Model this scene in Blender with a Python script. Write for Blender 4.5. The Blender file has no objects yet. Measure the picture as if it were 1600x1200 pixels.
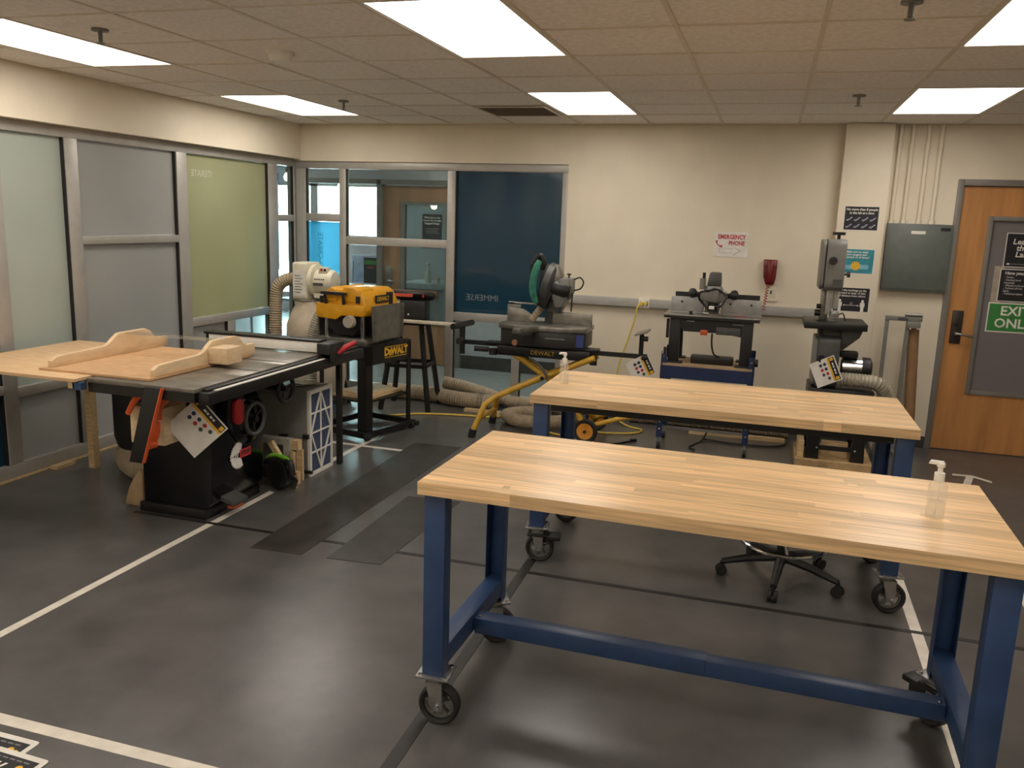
import bpy, bmesh, math, random
from mathutils import Vector, Matrix
random.seed(7)
R = math.radians
scn = bpy.context.scene
COL = scn.collection

# ---------------------------------------------------------------- camera, world, exposure
CAM_H = 1.79
yaw, pitch, roll, FPX = -0.290158, 0.194104, 0.0336006, 1313.53
fw = Vector((math.sin(yaw) * math.cos(pitch), math.cos(yaw) * math.cos(pitch), -math.sin(pitch)))
rt = Vector((math.cos(yaw), -math.sin(yaw), 0)); up = rt.cross(fw)
rt2 = rt * math.cos(roll) + up * math.sin(roll); up2 = up * math.cos(roll) - rt * math.sin(roll)
cam_d = bpy.data.cameras.new('camera'); cam = bpy.data.objects.new('camera', cam_d); COL.objects.link(cam)
mw = Matrix((rt2, up2, -fw)).transposed().to_4x4(); mw.translation = (0, 0, CAM_H)
cam.matrix_world = mw
cam_d.sensor_fit = 'HORIZONTAL'; cam_d.sensor_width = 36; cam_d.lens = FPX / 1600 * 36
cam_d.clip_start = 0.05; cam_d.clip_end = 200
scn.camera = cam

world = bpy.data.worlds.new('world'); scn.world = world; world.use_nodes = True
bg = world.node_tree.nodes['Background']
bg.inputs[0].default_value = (0.72, 0.88, 1.0, 1); bg.inputs[1].default_value = 25.0
scn.view_settings.view_transform = 'Standard'; scn.view_settings.look = 'None'
scn.view_settings.gamma = 1; scn.view_settings.use_curve_mapping = False
scn.view_settings.exposure = 0.35
PANEL_LIGHT = 7.5           # radiance of the ceiling light diffusers
LAMP_COL = (1.0, 0.925, 0.845)

# ---------------------------------------------------------------- materials
def lin(c):
    if isinstance(c, str):
        c = [int(c[i:i + 2], 16) / 255 for i in (0, 2, 4)]
    return tuple(x / 12.92 if x <= 0.04045 else ((x + 0.055) / 1.055) ** 2.4 for x in c) + (1,)
MATS = {}
def mat(name, col, rough=0.5, metal=0.0, var=0.08, scale=12.0, bump=0.0, emit=0.0, rnd=0.0, stretch=None, coat=0.0, col2=None, detail=4):
    if name in MATS: return MATS[name]
    m = bpy.data.materials.new(name); m.use_nodes = True; nt = m.node_tree; N = nt.nodes; L = nt.links
    p = N['Principled BSDF']; c = lin(col)
    p.inputs['Roughness'].default_value = rough; p.inputs['Metallic'].default_value = metal
    if coat: p.inputs['Coat Weight'].default_value = coat; p.inputs['Coat Roughness'].default_value = 0.1
    tc = N.new('ShaderNodeTexCoord'); mp = N.new('ShaderNodeMapping'); L.new(tc.outputs['Object'], mp.inputs[0])
    if stretch: mp.inputs['Scale'].default_value = stretch
    nz = N.new('ShaderNodeTexNoise'); nz.inputs['Scale'].default_value = scale; nz.inputs['Detail'].default_value = detail
    L.new(mp.outputs[0], nz.inputs['Vector'])
    rp = N.new('ShaderNodeValToRGB')
    if col2 is None:
        a = tuple(max(0, x * (1 - 2.2 * var)) for x in c[:3]) + (1,); b = tuple(min(1, x * (1 + 2.2 * var)) for x in c[:3]) + (1,)
    else: a = lin(col2); b = c
    rp.color_ramp.elements[0].position = 0.3; rp.color_ramp.elements[0].color = a
    rp.color_ramp.elements[1].position = 0.7; rp.color_ramp.elements[1].color = b
    L.new(nz.outputs['Fac'], rp.inputs[0]); out = rp.outputs[0]
    if rnd:
        oi = N.new('ShaderNodeObjectInfo'); mr = N.new('ShaderNodeMapRange')
        mr.inputs['To Min'].default_value = 1 - rnd; mr.inputs['To Max'].default_value = 1 + rnd
        L.new(oi.outputs['Random'], mr.inputs['Value'])
        hs = N.new('ShaderNodeHueSaturation'); L.new(out, hs.inputs['Color']); L.new(mr.outputs[0], hs.inputs['Value']); out = hs.outputs[0]
        ad = N.new('ShaderNodeVectorMath'); ad.operation = 'ADD'
        ml = N.new('ShaderNodeMath'); ml.operation = 'MULTIPLY'; ml.inputs[1].default_value = 37
        L.new(oi.outputs['Random'], ml.inputs[0]); L.new(mp.outputs[0], ad.inputs[0]); L.new(ml.outputs[0], ad.inputs[1]); L.new(ad.outputs[0], nz.inputs['Vector'])
    L.new(out, p.inputs['Base Color'])
    if bump:
        bp = N.new('ShaderNodeBump'); bp.inputs['Strength'].default_value = bump; bp.inputs['Distance'].default_value = 0.01
        n2 = N.new('ShaderNodeTexNoise'); n2.inputs['Scale'].default_value = scale * 6; n2.inputs['Detail'].default_value = 3
        L.new(mp.outputs[0], n2.inputs['Vector']); L.new(n2.outputs['Fac'], bp.inputs['Height']); L.new(bp.outputs[0], p.inputs['Normal'])
    if emit:
        L.new(out, p.inputs['Emission Color']); p.inputs['Emission Strength'].default_value = emit
    MATS[name] = m; return m
def emission(name, col, s):
    m = bpy.data.materials.new(name); m.use_nodes = True; nt = m.node_tree
    nt.nodes.remove(nt.nodes['Principled BSDF']); e = nt.nodes.new('ShaderNodeEmission')
    e.inputs[0].default_value = (*col, 1); e.inputs[1].default_value = s
    nt.links.new(e.outputs[0], nt.nodes['Material Output'].inputs[0]); MATS[name] = m; return m
def film(name, tint, diff, trans_amt, transl_amt, gloss_rough=0.05, spec=1.0, clarity=None):
    """A pane: part see-through (tinted), part scattering film, with a Fresnel reflection on top."""
    m = bpy.data.materials.new(name); m.use_nodes = True; nt = m.node_tree; N = nt.nodes; L = nt.links
    N.remove(N['Principled BSDF'])
    tr = N.new('ShaderNodeBsdfTransparent'); tr.inputs[0].default_value = lin(tint)
    df = N.new('ShaderNodeBsdfDiffuse'); tl = N.new('ShaderNodeBsdfTranslucent')
    nz = N.new('ShaderNodeTexNoise'); nz.inputs['Scale'].default_value = 1.5; tc = N.new('ShaderNodeTexCoord'); L.new(tc.outputs['Object'], nz.inputs[0])
    rp = N.new('ShaderNodeValToRGB'); c = lin(diff)
    rp.color_ramp.elements[0].color = tuple(x * 0.9 for x in c[:3]) + (1,); rp.color_ramp.elements[1].color = tuple(min(1, x * 1.1) for x in c[:3]) + (1,)
    L.new(nz.outputs['Fac'], rp.inputs[0]); L.new(rp.outputs[0], df.inputs[0]); L.new(rp.outputs[0], tl.inputs[0])
    m1 = N.new('ShaderNodeMixShader'); m1.inputs[0].default_value = transl_amt; L.new(df.outputs[0], m1.inputs[1]); L.new(tl.outputs[0], m1.inputs[2])
    m2 = N.new('ShaderNodeMixShader'); m2.inputs[0].default_value = trans_amt; L.new(m1.outputs[0], m2.inputs[1]); L.new(tr.outputs[0], m2.inputs[2])
    gl = N.new('ShaderNodeBsdfGlossy'); gl.inputs['Roughness'].default_value = gloss_rough
    fr = N.new('ShaderNodeFresnel'); fr.inputs[0].default_value = 1.45
    mm = N.new('ShaderNodeMath'); mm.operation = 'MULTIPLY'; mm.inputs[1].default_value = spec; L.new(fr.outputs[0], mm.inputs[0])
    ge = N.new('ShaderNodeNewGeometry'); iv = N.new('ShaderNodeMath'); iv.operation = 'SUBTRACT'; iv.inputs[0].default_value = 1.0; L.new(ge.outputs['Backfacing'], iv.inputs[1])
    m0 = mm; mm = N.new('ShaderNodeMath'); mm.operation = 'MULTIPLY'; L.new(m0.outputs[0], mm.inputs[0]); L.new(iv.outputs[0], mm.inputs[1])   # the reflection comes off the outer face only
    m3 = N.new('ShaderNodeMixShader'); L.new(mm.outputs[0], m3.inputs[0]); L.new(m2.outputs[0], m3.inputs[1]); L.new(gl.outputs[0], m3.inputs[2])
    L.new(m3.outputs[0], N['Material Output'].inputs[0]); MATS[name] = m; return m

wall_m = mat('wall_paint', 'ded3bd', 0.75, var=0.02, scale=3, bump=0.03)
ceil_m = mat('ceiling_tile', 'efe9e4', 0.9, var=0.04, scale=40, bump=0.15, rnd=0.025)
grid_m = mat('ceiling_grid', 'd9cfc0', 0.6, var=0.02)
floor_m = mat('floor_sheet', '575553', 0.28, var=0.10, scale=5, bump=0.008, detail=8)
mat_m = mat('dark_mat', '37342f', 0.45, var=0.14, scale=7, bump=0.03)
tape_w = mat('white_tape', 'd8d0c2', 0.5, var=0.05)
tape_b = mat('black_tape', '221f1d', 0.45, var=0.1)
alu = mat('frame_aluminium', 'aaa69e', 0.42, metal=0.25, var=0.03)
gasket = mat('dark_gasket', '1a1a1a', 0.6)
maple = mat('maple', 'e2bd8c', 0.30, var=0.12, scale=3, stretch=(1.2, 30, 30), rnd=0.19, bump=0.004, coat=0.15)
maple_end = mat('maple_core', 'c0935f', 0.5)
blue = mat('blue_paint', '2c4369', 0.38, var=0.06)
blue_dk = mat('dark_blue_paint', '1d2c50', 0.4, var=0.06)
black = mat('black_metal', '161515', 0.38, var=0.1)
blackp = mat('black_plastic', '1c1b1b', 0.5, var=0.08)
blackgl = mat('black_gloss', '0c0c0d', 0.18, var=0.05)
rubber = mat('rubber', '1f1e1d', 0.65, var=0.1)
zinc = mat('zinc_plate', '9a9a98', 0.35, metal=0.8, var=0.06)
grey_wheel = mat('wheel_hub_grey', '6a6862', 0.5)
chrome = mat('chrome', 'd0d0d0', 0.12, metal=1.0, var=0.02)
steel = mat('steel', '8b8880', 0.35, metal=0.75, var=0.08, scale=20)
castiron = mat('cast_iron', '7f7a70', 0.33, metal=0.55, var=0.12, scale=9)
grey_paint = mat('grey_paint', '77756e', 0.45, var=0.05)
dgrey = mat('dark_grey_paint', '4a4a48', 0.45, var=0.05)
panel_grey = mat('panel_grey', '5d635d', 0.45, var=0.04)
greybox = mat('grey_box', '78766f', 0.5, var=0.05)
white = mat('white_paint', 'e4e0d6', 0.5, var=0.03)
paper = mat('paper', 'ded9cf', 0.6, var=0.04)
yellow = mat('yellow_plastic', 'e0a01c', 0.35, var=0.05)
ytube = mat('yellow_tube', 'c6992f', 0.38, var=0.08)
ycord = mat('yellow_cord', 'd9bd52', 0.5, var=0.05)
orange = mat('orange_plastic', 'e8622e', 0.4, var=0.06)
orange_hub = mat('orange_hub', 'dd9330', 0.45)
red = mat('red_plastic', 'b3262d', 0.35, var=0.05)
redphone = mat('red_phone', '6e1d20', 0.28, var=0.05)
green = mat('green_plastic', '7fbf2c', 0.4)
teal = mat('teal_cloth', '3a7f6a', 0.8, var=0.2, scale=20)
hose_m = mat('hose_beige', 'a3937a', 0.5, var=0.06, scale=30)
hose_w = mat('hose_grey', 'a9a291', 0.5, var=0.06)
hose_c = mat('hose_clear', '9d9583', 0.25, var=0.1)
bagc = mat('bag_cloth', 'bfb09a', 0.85, var=0.06, bump=0.1)
ivory = mat('ivory_paint', 'd6cfb8', 0.4, var=0.03)
ply = mat('plywood', 'd9b58a', 0.5, var=0.06, scale=4, stretch=(2, 14, 14))
plyc = mat('baltic_ply', 'dcc098', 0.5, var=0.05, scale=4, stretch=(8, 2, 8))
mdf = mat('mdf', 'c79f74', 0.6, var=0.05, scale=18)
pine = mat('pine', 'cbb084', 0.55, var=0.1, scale=4, stretch=(3, 18, 18), rnd=0.08)
osb = mat('plinth_ply', 'b4966c', 0.6, var=0.15, scale=9)
cardb = mat('cardboard', '8c6a4a', 0.8, var=0.06)
door_m = mat('door_veneer', 'b9824c', 0.4, var=0.09, scale=2.2, stretch=(7, 7, 0.7), bump=0.01)
door2_m = mat('far_door_veneer', 'a07653', 0.45, var=0.06, scale=2.2, stretch=(7, 7, 0.7))
frame_m = mat('door_frame_grey', '77726b', 0.5, var=0.03)
base_m = mat('cove_base', '3a3733', 0.55)
nearblack = mat('print_black', '16161c', 0.5)
print_w = mat('print_white', 'e2ded6', 0.5)
print_g = mat('print_green', '35803a', 0.5)
print_teal = mat('print_teal', '2f8793', 0.5)
print_y = mat('print_yellow', 'e0b030', 0.5)
print_r = mat('print_red', 'b6323a', 0.5)
print_grey = mat('print_grey', '77757a', 0.5)
film_text = mat('etched_text', '7d8789', 0.5)
lobbywall = mat('lobby_wall', 'b4b6ba', 0.8, var=0.02)
lobbyfloor = mat('lobby_floor', '878b8d', 0.35, var=0.05)
lobbybright = mat('lobby_chair', '9fb2cc', 0.4)
rope_m = mat('black_cable', '131313', 0.5)
gel = film('clear_plastic', 'fdfcf9', 'f4f1ea', 0.80, 0.4, 0.05)
acryl = film('acrylic', 'fcfbf7', 'e0d8c8', 0.86, 0.3, 0.05)
glass = film('clear_glass', 'e4ebe8', 'c0c8c8', 0.985, 0.3, 0.02)
frost_g = film('frosted_green_grey', 'cdd6d0', 'c2c9bf', 0.05, 0.35, 0.12, 0.8)
frost_b = film('frosted_blue_grey', 'd0d2d2', 'b9b9b5', 0.05, 0.35, 0.12, 0.8)
film_green = film('green_film', 'c0c69a', 'b9ba93', 0.03, 0.35, 0.10, 0.8)
film_blue = film('blue_film', '2f5a70', '2c5064', 0.10, 0.35, 0.07, 1.0)
film_cyan = film('cyan_film', 'a8e6fa', '86daf5', 0.14, 0.9, 0.07, 0.7)
doorglass = film('door_glass', '8a8a8e', '8a8484', 0.10, 0.2, 0.05, 0.8)
lamp_em = emission('light_diffuser', LAMP_COL, PANEL_LIGHT)
LOBBY_EM = emission('lobby_fill_glow', (1.0, 0.95, 0.88), 26.0)  # glow of the panels added to brighten the lobby
bulb_em = emission('pendant_bulb', (1.0, 0.72, 0.4), 30)

# ---------------------------------------------------------------- shapes: each returns (verts, faces)
def bx(x0, x1, y0, y1, z0, z1):
    v = [(x, y, z) for x in (x0, x1) for y in (y0, y1) for z in (z0, z1)]
    return [Vector(p) for p in v], [(0, 1, 3, 2), (4, 6, 7, 5), (0, 4, 5, 1), (2, 3, 7, 6), (0, 2, 6, 4), (1, 5, 7, 3)]
def bc(c, s, rot=None):
    v, f = bx(-s[0] / 2, s[0] / 2, -s[1] / 2, s[1] / 2, -s[2] / 2, s[2] / 2)
    if rot is not None: v = [rot @ p for p in v]
    return [p + Vector(c) for p in v], f
def rotz(a): return Matrix.Rotation(a, 3, 'Z')
def rotx(a): return Matrix.Rotation(a, 3, 'X')
def roty(a): return Matrix.Rotation(a, 3, 'Y')
def frame_of(d):
    d = d.normalized(); a = Vector((0, 0, 1)) if abs(d.z) < 0.95 else Vector((1, 0, 0))
    u = d.cross(a).normalized(); return u, d.cross(u).normalized()
def cyl(p0, p1, r0, r1=None, n=16):
    p0, p1 = Vector(p0), Vector(p1); r1 = r0 if r1 is None else r1
    u, w = frame_of(p1 - p0); v = []; f = []
    for p, r in ((p0, r0), (p1, r1)):
        for i in range(n):
            a = 2 * math.pi * i / n; v.append(p + u * (r * math.cos(a)) + w * (r * math.sin(a)))
    for i in range(n): j = (i + 1) % n; f.append((i, j, n + j, n + i))
    f.append(tuple(range(n - 1, -1, -1))); f.append(tuple(range(n, 2 * n))); return v, f
def smooth(pts, k=6):
    P = [Vector(p) for p in pts]; out = []
    for i in range(len(P) - 1):
        a = P[max(0, i - 1)]; b = P[i]; c = P[i + 1]; d = P[min(len(P) - 1, i + 2)]
        for j in range(k):
            t = j / k
            out.append(0.5 * ((2 * b) + (c - a) * t + (2 * a - 5 * b + 4 * c - d) * t * t + (3 * b - a - 3 * c + d) * t ** 3))
    out.append(P[-1]); return out
def sweep(pts, rad, n=8):
    P = [Vector(p) for p in pts]; v = []; f = []; u = None
    for i, p in enumerate(P):
        d = (P[min(i + 1, len(P) - 1)] - P[max(i - 1, 0)])
        if d.length < 1e-9: d = Vector((0, 0, 1))
        d.normalize()
        if u is None: u, w = frame_of(d)
        else:
            u = (u - d * u.dot(d)); u.normalize(); w = d.cross(u)
        r = rad[i] if isinstance(rad, (list, tuple)) else rad
        for k in range(n):
            a = 2 * math.pi * k / n; v.append(p + u * (r * math.cos(a)) + w * (r * math.sin(a)))
    m = len(P)
    for i in range(m - 1):
        for k in range(n):
            j = (k + 1) % n; f.append((i * n + k, i * n + j, (i + 1) * n + j, (i + 1) * n + k))
    f.append(tuple(range(n - 1, -1, -1))); f.append(tuple(range((m - 1) * n, m * n))); return v, f
def tube(pts, r, n=8, k=6): return sweep(smooth(pts, k), r, n)
def hose(pts, r, pitch=0.022, depth=0.10, n=14):
    P = smooth(pts, 12); seg = [0]
    for i in range(1, len(P)): seg.append(seg[-1] + (P[i] - P[i - 1]).length)
    T = seg[-1]; m = max(8, int(T / pitch) * 4); Q = []; rr = []; j = 0
    for i in range(m + 1):
        s = T * i / m
        while j < len(seg) - 2 and seg[j + 1] < s: j += 1
        t = (s - seg[j]) / max(1e-9, seg[j + 1] - seg[j]); Q.append(P[j].lerp(P[j + 1], min(1, max(0, t))))
        rr.append(r * (1 - depth * (0, 0.7, 1, 0.7)[i % 4]))
    return sweep(Q, rr, n)
def lathe(prof, c=(0, 0, 0), axis='z', n=24, rot=None, closed=False):
    v = []; f = []
    for r, h in prof:
        for i in range(n):
            a = 2 * math.pi * i / n; x, y = r * math.cos(a), r * math.sin(a)
            p = {'z': (x, y, h), 'y': (x, h, y), 'x': (h, x, y)}[axis]; v.append(Vector(p))
    m = len(prof)
    for i in range(m - 1):
        for k in range(n):
            j = (k + 1) % n; f.append((i * n + k, i * n + j, (i + 1) * n + j, (i + 1) * n + k))
    if closed:
        for k in range(n): j = (k + 1) % n; f.append(((m - 1) * n + k, (m - 1) * n + j, j, k))
    else:
        f.append(tuple(range(n - 1, -1, -1))); f.append(tuple(range((m - 1) * n, m * n)))
    if rot is not None: v = [rot @ p for p in v]
    return [p + Vector(c) for p in v], f
def ring(c, R0, r, axis='z', n=32, m=8, rot=None):
    v = []; f = []
    for i in range(n):
        a = 2 * math.pi * i / n
        for k in range(m):
            b = 2 * math.pi * k / m; q = R0 + r * math.cos(b); x, y, h = q * math.cos(a), q * math.sin(a), r * math.sin(b)
            v.append(Vector({'z': (x, y, h), 'y': (x, h, y), 'x': (h, x, y)}[axis]))
    for i in range(n):
        for k in range(m):
            i2, k2 = (i + 1) % n, (k + 1) % m; f.append((i * m + k, i2 * m + k, i2 * m + k2, i * m + k2))
    if rot is not None: v = [rot @ p for p in v]
    return [p + Vector(c) for p in v], f
def prism(poly, axis, a0, a1):
    n = len(poly); v = []
    for a in (a0, a1):
        for p, q in poly: v.append(Vector({'x': (a, p, q), 'y': (p, a, q), 'z': (p, q, a)}[axis]))
    f = [tuple(range(n - 1, -1, -1)), tuple(range(n, 2 * n))]
    for i in range(n): j = (i + 1) % n; f.append((i, j, n + j, n + i))
    return v, f
def rrect(x0, x1, y0, y1, r, n=4):
    out = []
    for cx, cy, a0 in ((x1 - r, y1 - r, 0), (x0 + r, y1 - r, 90), (x0 + r, y0 + r, 180), (x1 - r, y0 + r, 270)):
        for i in range(n + 1):
            a = R(a0 + 90 * i / n); out.append((cx + r * math.cos(a), cy + r * math.sin(a)))
    return out
def xf(M, *shapes):
    M = M if len(M) == 4 else M.to_4x4()
    return [([M @ p for p in v], f) for v, f in shapes]

# ---------------------------------------------------------------- object helpers
ROOTM = {}
def mesh_of(name, shapes, bev=0, seg=2, ang=40):
    bm = bmesh.new()
    for v, f in shapes:
        vs = [bm.verts.new(p) for p in v]
        for q in f:
            try: bm.faces.new([vs[i] for i in q])
            except ValueError: pass
    bmesh.ops.recalc_face_normals(bm, faces=bm.faces[:])
    if bev:
        ed = [e for e in bm.edges if len(e.link_faces) == 2 and e.calc_face_angle(0) > R(50)]
        if ed: bmesh.ops.bevel(bm, geom=ed, offset=bev, segments=seg, affect='EDGES', profile=0.5, clamp_overlap=True)
    me = bpy.data.meshes.new(name); bm.to_mesh(me); bm.free()
    me.shade_smooth(); me.set_sharp_from_angle(angle=R(ang)); return me
def flat(shapes):
    out = []
    for s in shapes:
        if isinstance(s, list): out += flat(s)
        else: out.append(s)
    return out
def part(name, m, parent, *shapes, bev=0, seg=2, label=None, stuff=False, ang=40):
    """One mesh object; shapes are in world axes relative to the world, or in the root's own frame if it was made with local=True."""
    sh = flat(shapes)
    base = ROOTM.get(parent.name) if parent else None
    if base is not None: sh = [([base @ p for p in v], f) for v, f in sh]
    me = mesh_of(name, sh, bev, seg, ang); me.materials.append(m)
    o = bpy.data.objects.new(name, me); COL.objects.link(o)
    if parent:
        o.parent = parent
        if base is not None: ROOTM[o.name] = base
    if label: o['label'] = label
    if stuff: o['kind'] = 'stuff'
    return o
def tag(o, label, cat, group=None, kind=None):
    o['label'] = label; o['category'] = cat
    if group: o['group'] = group
    if kind: o['kind'] = kind
    return o
def thing(name, label, cat, loc=(0, 0, 0), rz=0.0, group=None, kind=None, local=False):
    o = bpy.data.objects.new(name, None); COL.objects.link(o); o.empty_display_size = 0.1
    o.location = loc; o.rotation_euler = (0, 0, rz); tag(o, label, cat, group, kind)
    if not local: ROOTM[o.name] = (Matrix.Translation(loc) @ Matrix.Rotation(rz, 4, 'Z')).inverted()
    return o
def single(name, label, cat, m, *shapes, group=None, kind=None, bev=0, seg=2, base=None, ang=40):
    sh = flat(shapes); vs = [p for v, f in sh for p in v]
    if base is None:
        base = ((min(p.x for p in vs) + max(p.x for p in vs)) / 2, (min(p.y for p in vs) + max(p.y for p in vs)) / 2, min(p.z for p in vs))
    T = Matrix.Translation(base).inverted()
    me = mesh_of(name, [([T @ p for p in v], f) for v, f in sh], bev, seg, ang); me.materials.append(m)
    o = bpy.data.objects.new(name, me); COL.objects.link(o); o.location = base; tag(o, label, cat, group, kind)
    ROOTM[o.name] = T
    return o
def copy_tree(o, parent=None):
    c = o.copy(); COL.objects.link(c)
    if parent: c.parent = parent
    for ch in [k for k in ALLCH(o)]: copy_tree(ch, c)
    return c
def ALLCH(o): return [x for x in bpy.data.objects if x.parent == o]
# a frame on a wall: origin, local x to the right, local y up, local z out of the wall
def wallM(o, xa, ya):
    xa, ya = Vector(xa).normalized(), Vector(ya).normalized(); za = xa.cross(ya)
    M = Matrix((xa, ya, za)).transposed().to_4x4(); M.translation = o; return M
def back(x, y, z): return wallM((x, y, z), (1, 0, 0), (0, 0, 1))
def text(name, s, size, m, parent, M, x=0, y=0, z=0.0012, align='CENTER', bold=0.0, mirror=False, shear=0.0, sx=1.0):
    cu = bpy.data.curves.new('t', 'FONT'); cu.body = s; cu.size = size; cu.align_x = align; cu.align_y = 'CENTER'
    cu.resolution_u = 2; cu.offset = bold; cu.shear = shear; cu.space_line = 0.9
    ob = bpy.data.objects.new('t', cu); COL.objects.link(ob)
    me = bpy.data.meshes.new_from_object(ob)
    v = [p.co.copy() for p in me.vertices]; f = [tuple(q.vertices) for q in me.polygons]
    bpy.data.objects.remove(ob); bpy.data.curves.remove(cu); bpy.data.meshes.remove(me)
    k = -sx if mirror else sx
    v = [M @ Vector((p.x * k + x, p.y + y, z)) for p in v]
    base = ROOTM.get(parent.name)
    if base is not None: v = [base @ p for p in v]
    m2 = bpy.data.meshes.new(name); m2.from_pydata(v, [], f); m2.materials.append(m)
    o = bpy.data.objects.new(name, m2); COL.objects.link(o); o.parent = parent; return o
def fl(M, poly, z0=0.0002, z1=0.0012): return xf(M, prism(poly, 'z', z0, z1))
def rect(x0, x1, y0, y1): return [(x0, y0), (x1, y0), (x1, y1), (x0, y1)]
def disc(x, y, r, n=12): return [(x + r * math.cos(2 * math.pi * i / n), y + r * math.sin(2 * math.pi * i / n)) for i in range(n)]

# ================================================================ THE SETTING
ZC = 2.631; YB = 7.62; XL = -4.54; XR = 3.79; YF = -1.58
def struct(name, label, cat, m, *shapes, bev=0): return single(name, label, cat, m, *shapes, kind='structure', bev=bev)
struct('floor', 'dark grey sheet floor of the workshop', 'floor', floor_m, bx(-4.70, XR, YF, 7.64, -0.1, 0))
struct('floor_lobby', 'pale floor of the lobby beyond the glass', 'floor', lobbyfloor, bx(-9.6, -4.70, -1.6, 7.64, -0.1, 0), bx(-9.6, -0.5, 7.64, 13.8, -0.1, 0))
# ceiling: slab above, grid bars, tiles
ceil = struct('ceiling', 'suspended tile ceiling', 'ceiling', ceil_m, bx(-4.72, XR, YF, 7.74, 2.75, 2.85))
gx = [-1.70 + 0.61 * k for k in range(-4, 10)]; gy = [3.30 + 0.61 * k for k in range(-8, 8)]
for x in gx: part('grid_bar', grid_m, ceil, bx(x - 0.011, x + 0.011, YF, YB, ZC, ZC + 0.03))
light_cells = [(c, r) for c in (0, 4, 8) for r in (0, 4, 8, 12)]
for j, y in enumerate(gy):
    segs = [XL] + [v for c, r in light_cells if r + 1 == j for v in (gx[c] + 0.011, gx[c + 1] - 0.011)] + [XR]
    for a, b in zip(segs[::2], segs[1::2]): part('grid_bar', grid_m, ceil, bx(a, b, y - 0.011, y + 0.011, ZC + 0.0005, ZC + 0.03))
skip = set()
for c, r in light_cells: skip |= {(c, r), (c, r + 1)}
vent_cell = (3, 13)   # one tile holds a grille
tile_me = None
cols = [XL] + gx[0:]; rows = gy
for c in range(-1, len(gx) - 1):
    for r in range(len(gy)):
        x0 = gx[c] if c >= 0 else XL; x1 = gx[c + 1]; y0 = gy[r]; y1 = gy[r + 1] if r + 1 < len(gy) else YB
        if (c, r) in skip: continue
        dz = random.choice((0.003, 0.003, 0.0035, 0.004, 0.006))
        o = part('tile', ceil_m, ceil, bx(x0 + 0.007, x1 - 0.007, y0 + 0.007, y1 - 0.007, ZC + dz, ZC + dz + 0.016))
# ceiling lights
n = 0
LBL = {(0, 8): 'troffer ceiling light between the glazed left wall and a ceiling sprinkler, above the table saw',
       (0, 12): 'troffer ceiling light above the dust collector near the glazed corner',
       (4, 8): 'large troffer ceiling light above the space in front of the mitre saw',
       (4, 12): 'troffer ceiling light beside the air vent above the mitre saw',
       (8, 8): 'troffer ceiling light above the nearer benches on the door side',
       (8, 12): 'troffer ceiling light above the band saw and grey electrical panel'}
for c, r in light_cells:
    x0, x1, y0, y1 = gx[c] + 0.011, gx[c + 1] - 0.011, gy[r] + 0.011, gy[r + 2] - 0.011
    t = thing('ceiling_light', LBL.get((c, r), 'troffer ceiling light ' + {0: 'close to the plain rear wall ', 4: 'one row in front of the benches '}.get(r, '') + {0: 'on the glazed side', 4: 'in the middle', 8: 'on the exit door side'}[c]), 'ceiling light', ((x0 + x1) / 2, (y0 + y1) / 2, ZC + 0.002), group='ceiling troffer lights')
    part('housing', white, t, bx(x0, x1, y0, y1, ZC + 0.03, ZC + 0.09))
    part('frame', white, t, bx(x0, x0 + 0.012, y0, y1, ZC + 0.002, ZC + 0.03), bx(x1 - 0.012, x1, y0, y1, ZC + 0.002, ZC + 0.03),
         bx(x0 + 0.012, x1 - 0.012, y0, y0 + 0.012, ZC + 0.002, ZC + 0.03), bx(x0 + 0.012, x1 - 0.012, y1 - 0.012, y1, ZC + 0.002, ZC + 0.03))
    part('diffuser', lamp_em, t, bx(x0 + 0.012, x1 - 0.012, y0 + 0.012, y1 - 0.012, ZC + 0.008, ZC + 0.014))
# walls
wl = struct('wall_left', 'cream bulkhead above the glazed side wall', 'wall', wall_m, bx(-4.72, XL, YF, YB, 2.30, 2.75), bx(-4.72, -4.62, YF, 2.85, 0, 2.30))
wb = struct('wall_back', 'cream back wall with the exit door', 'wall', wall_m, bx(-4.72, -1.81, YB, 7.74, 2.285, 2.75),
            bx(-1.81, 1.378, YB, 7.74, 0, 2.75), bx(2.39, XR, YB, 7.74, 0, 2.75), bx(1.378, 2.39, YB, 7.74, 2.216, 2.75))
part('joint_strip', wall_m, wb, bx(-0.165, -0.15, 7.617, YB, 1.14, ZC))
struct('wall_right', 'cream side wall beside the exit door', 'wall', wall_m, bx(XR, XR + 0.12, YF, 7.74, 0, 2.75))
struct('wall_front', 'cream wall behind the benches', 'wall', wall_m, bx(-4.72, XR, YF - 0.12, YF, 0, 2.75))
struct('trim_1', 'cream boxed pillar carrying three notices', 'pillar', wall_m, bx(0.496, 0.86, 7.50, YB, 0, ZC), bev=0.004)
struct('baseboard_back', 'dark cove base along the back wall', 'baseboard', base_m, bx(-1.80, 0.49, 7.606, YB, 0, 0.10), bx(0.868, 1.375, 7.606, YB, 0, 0.10), bx(2.40, XR, 7.606, YB, 0, 0.10), bx(0.49, 0.866, 7.488, 7.50, 0, 0.10))
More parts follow.
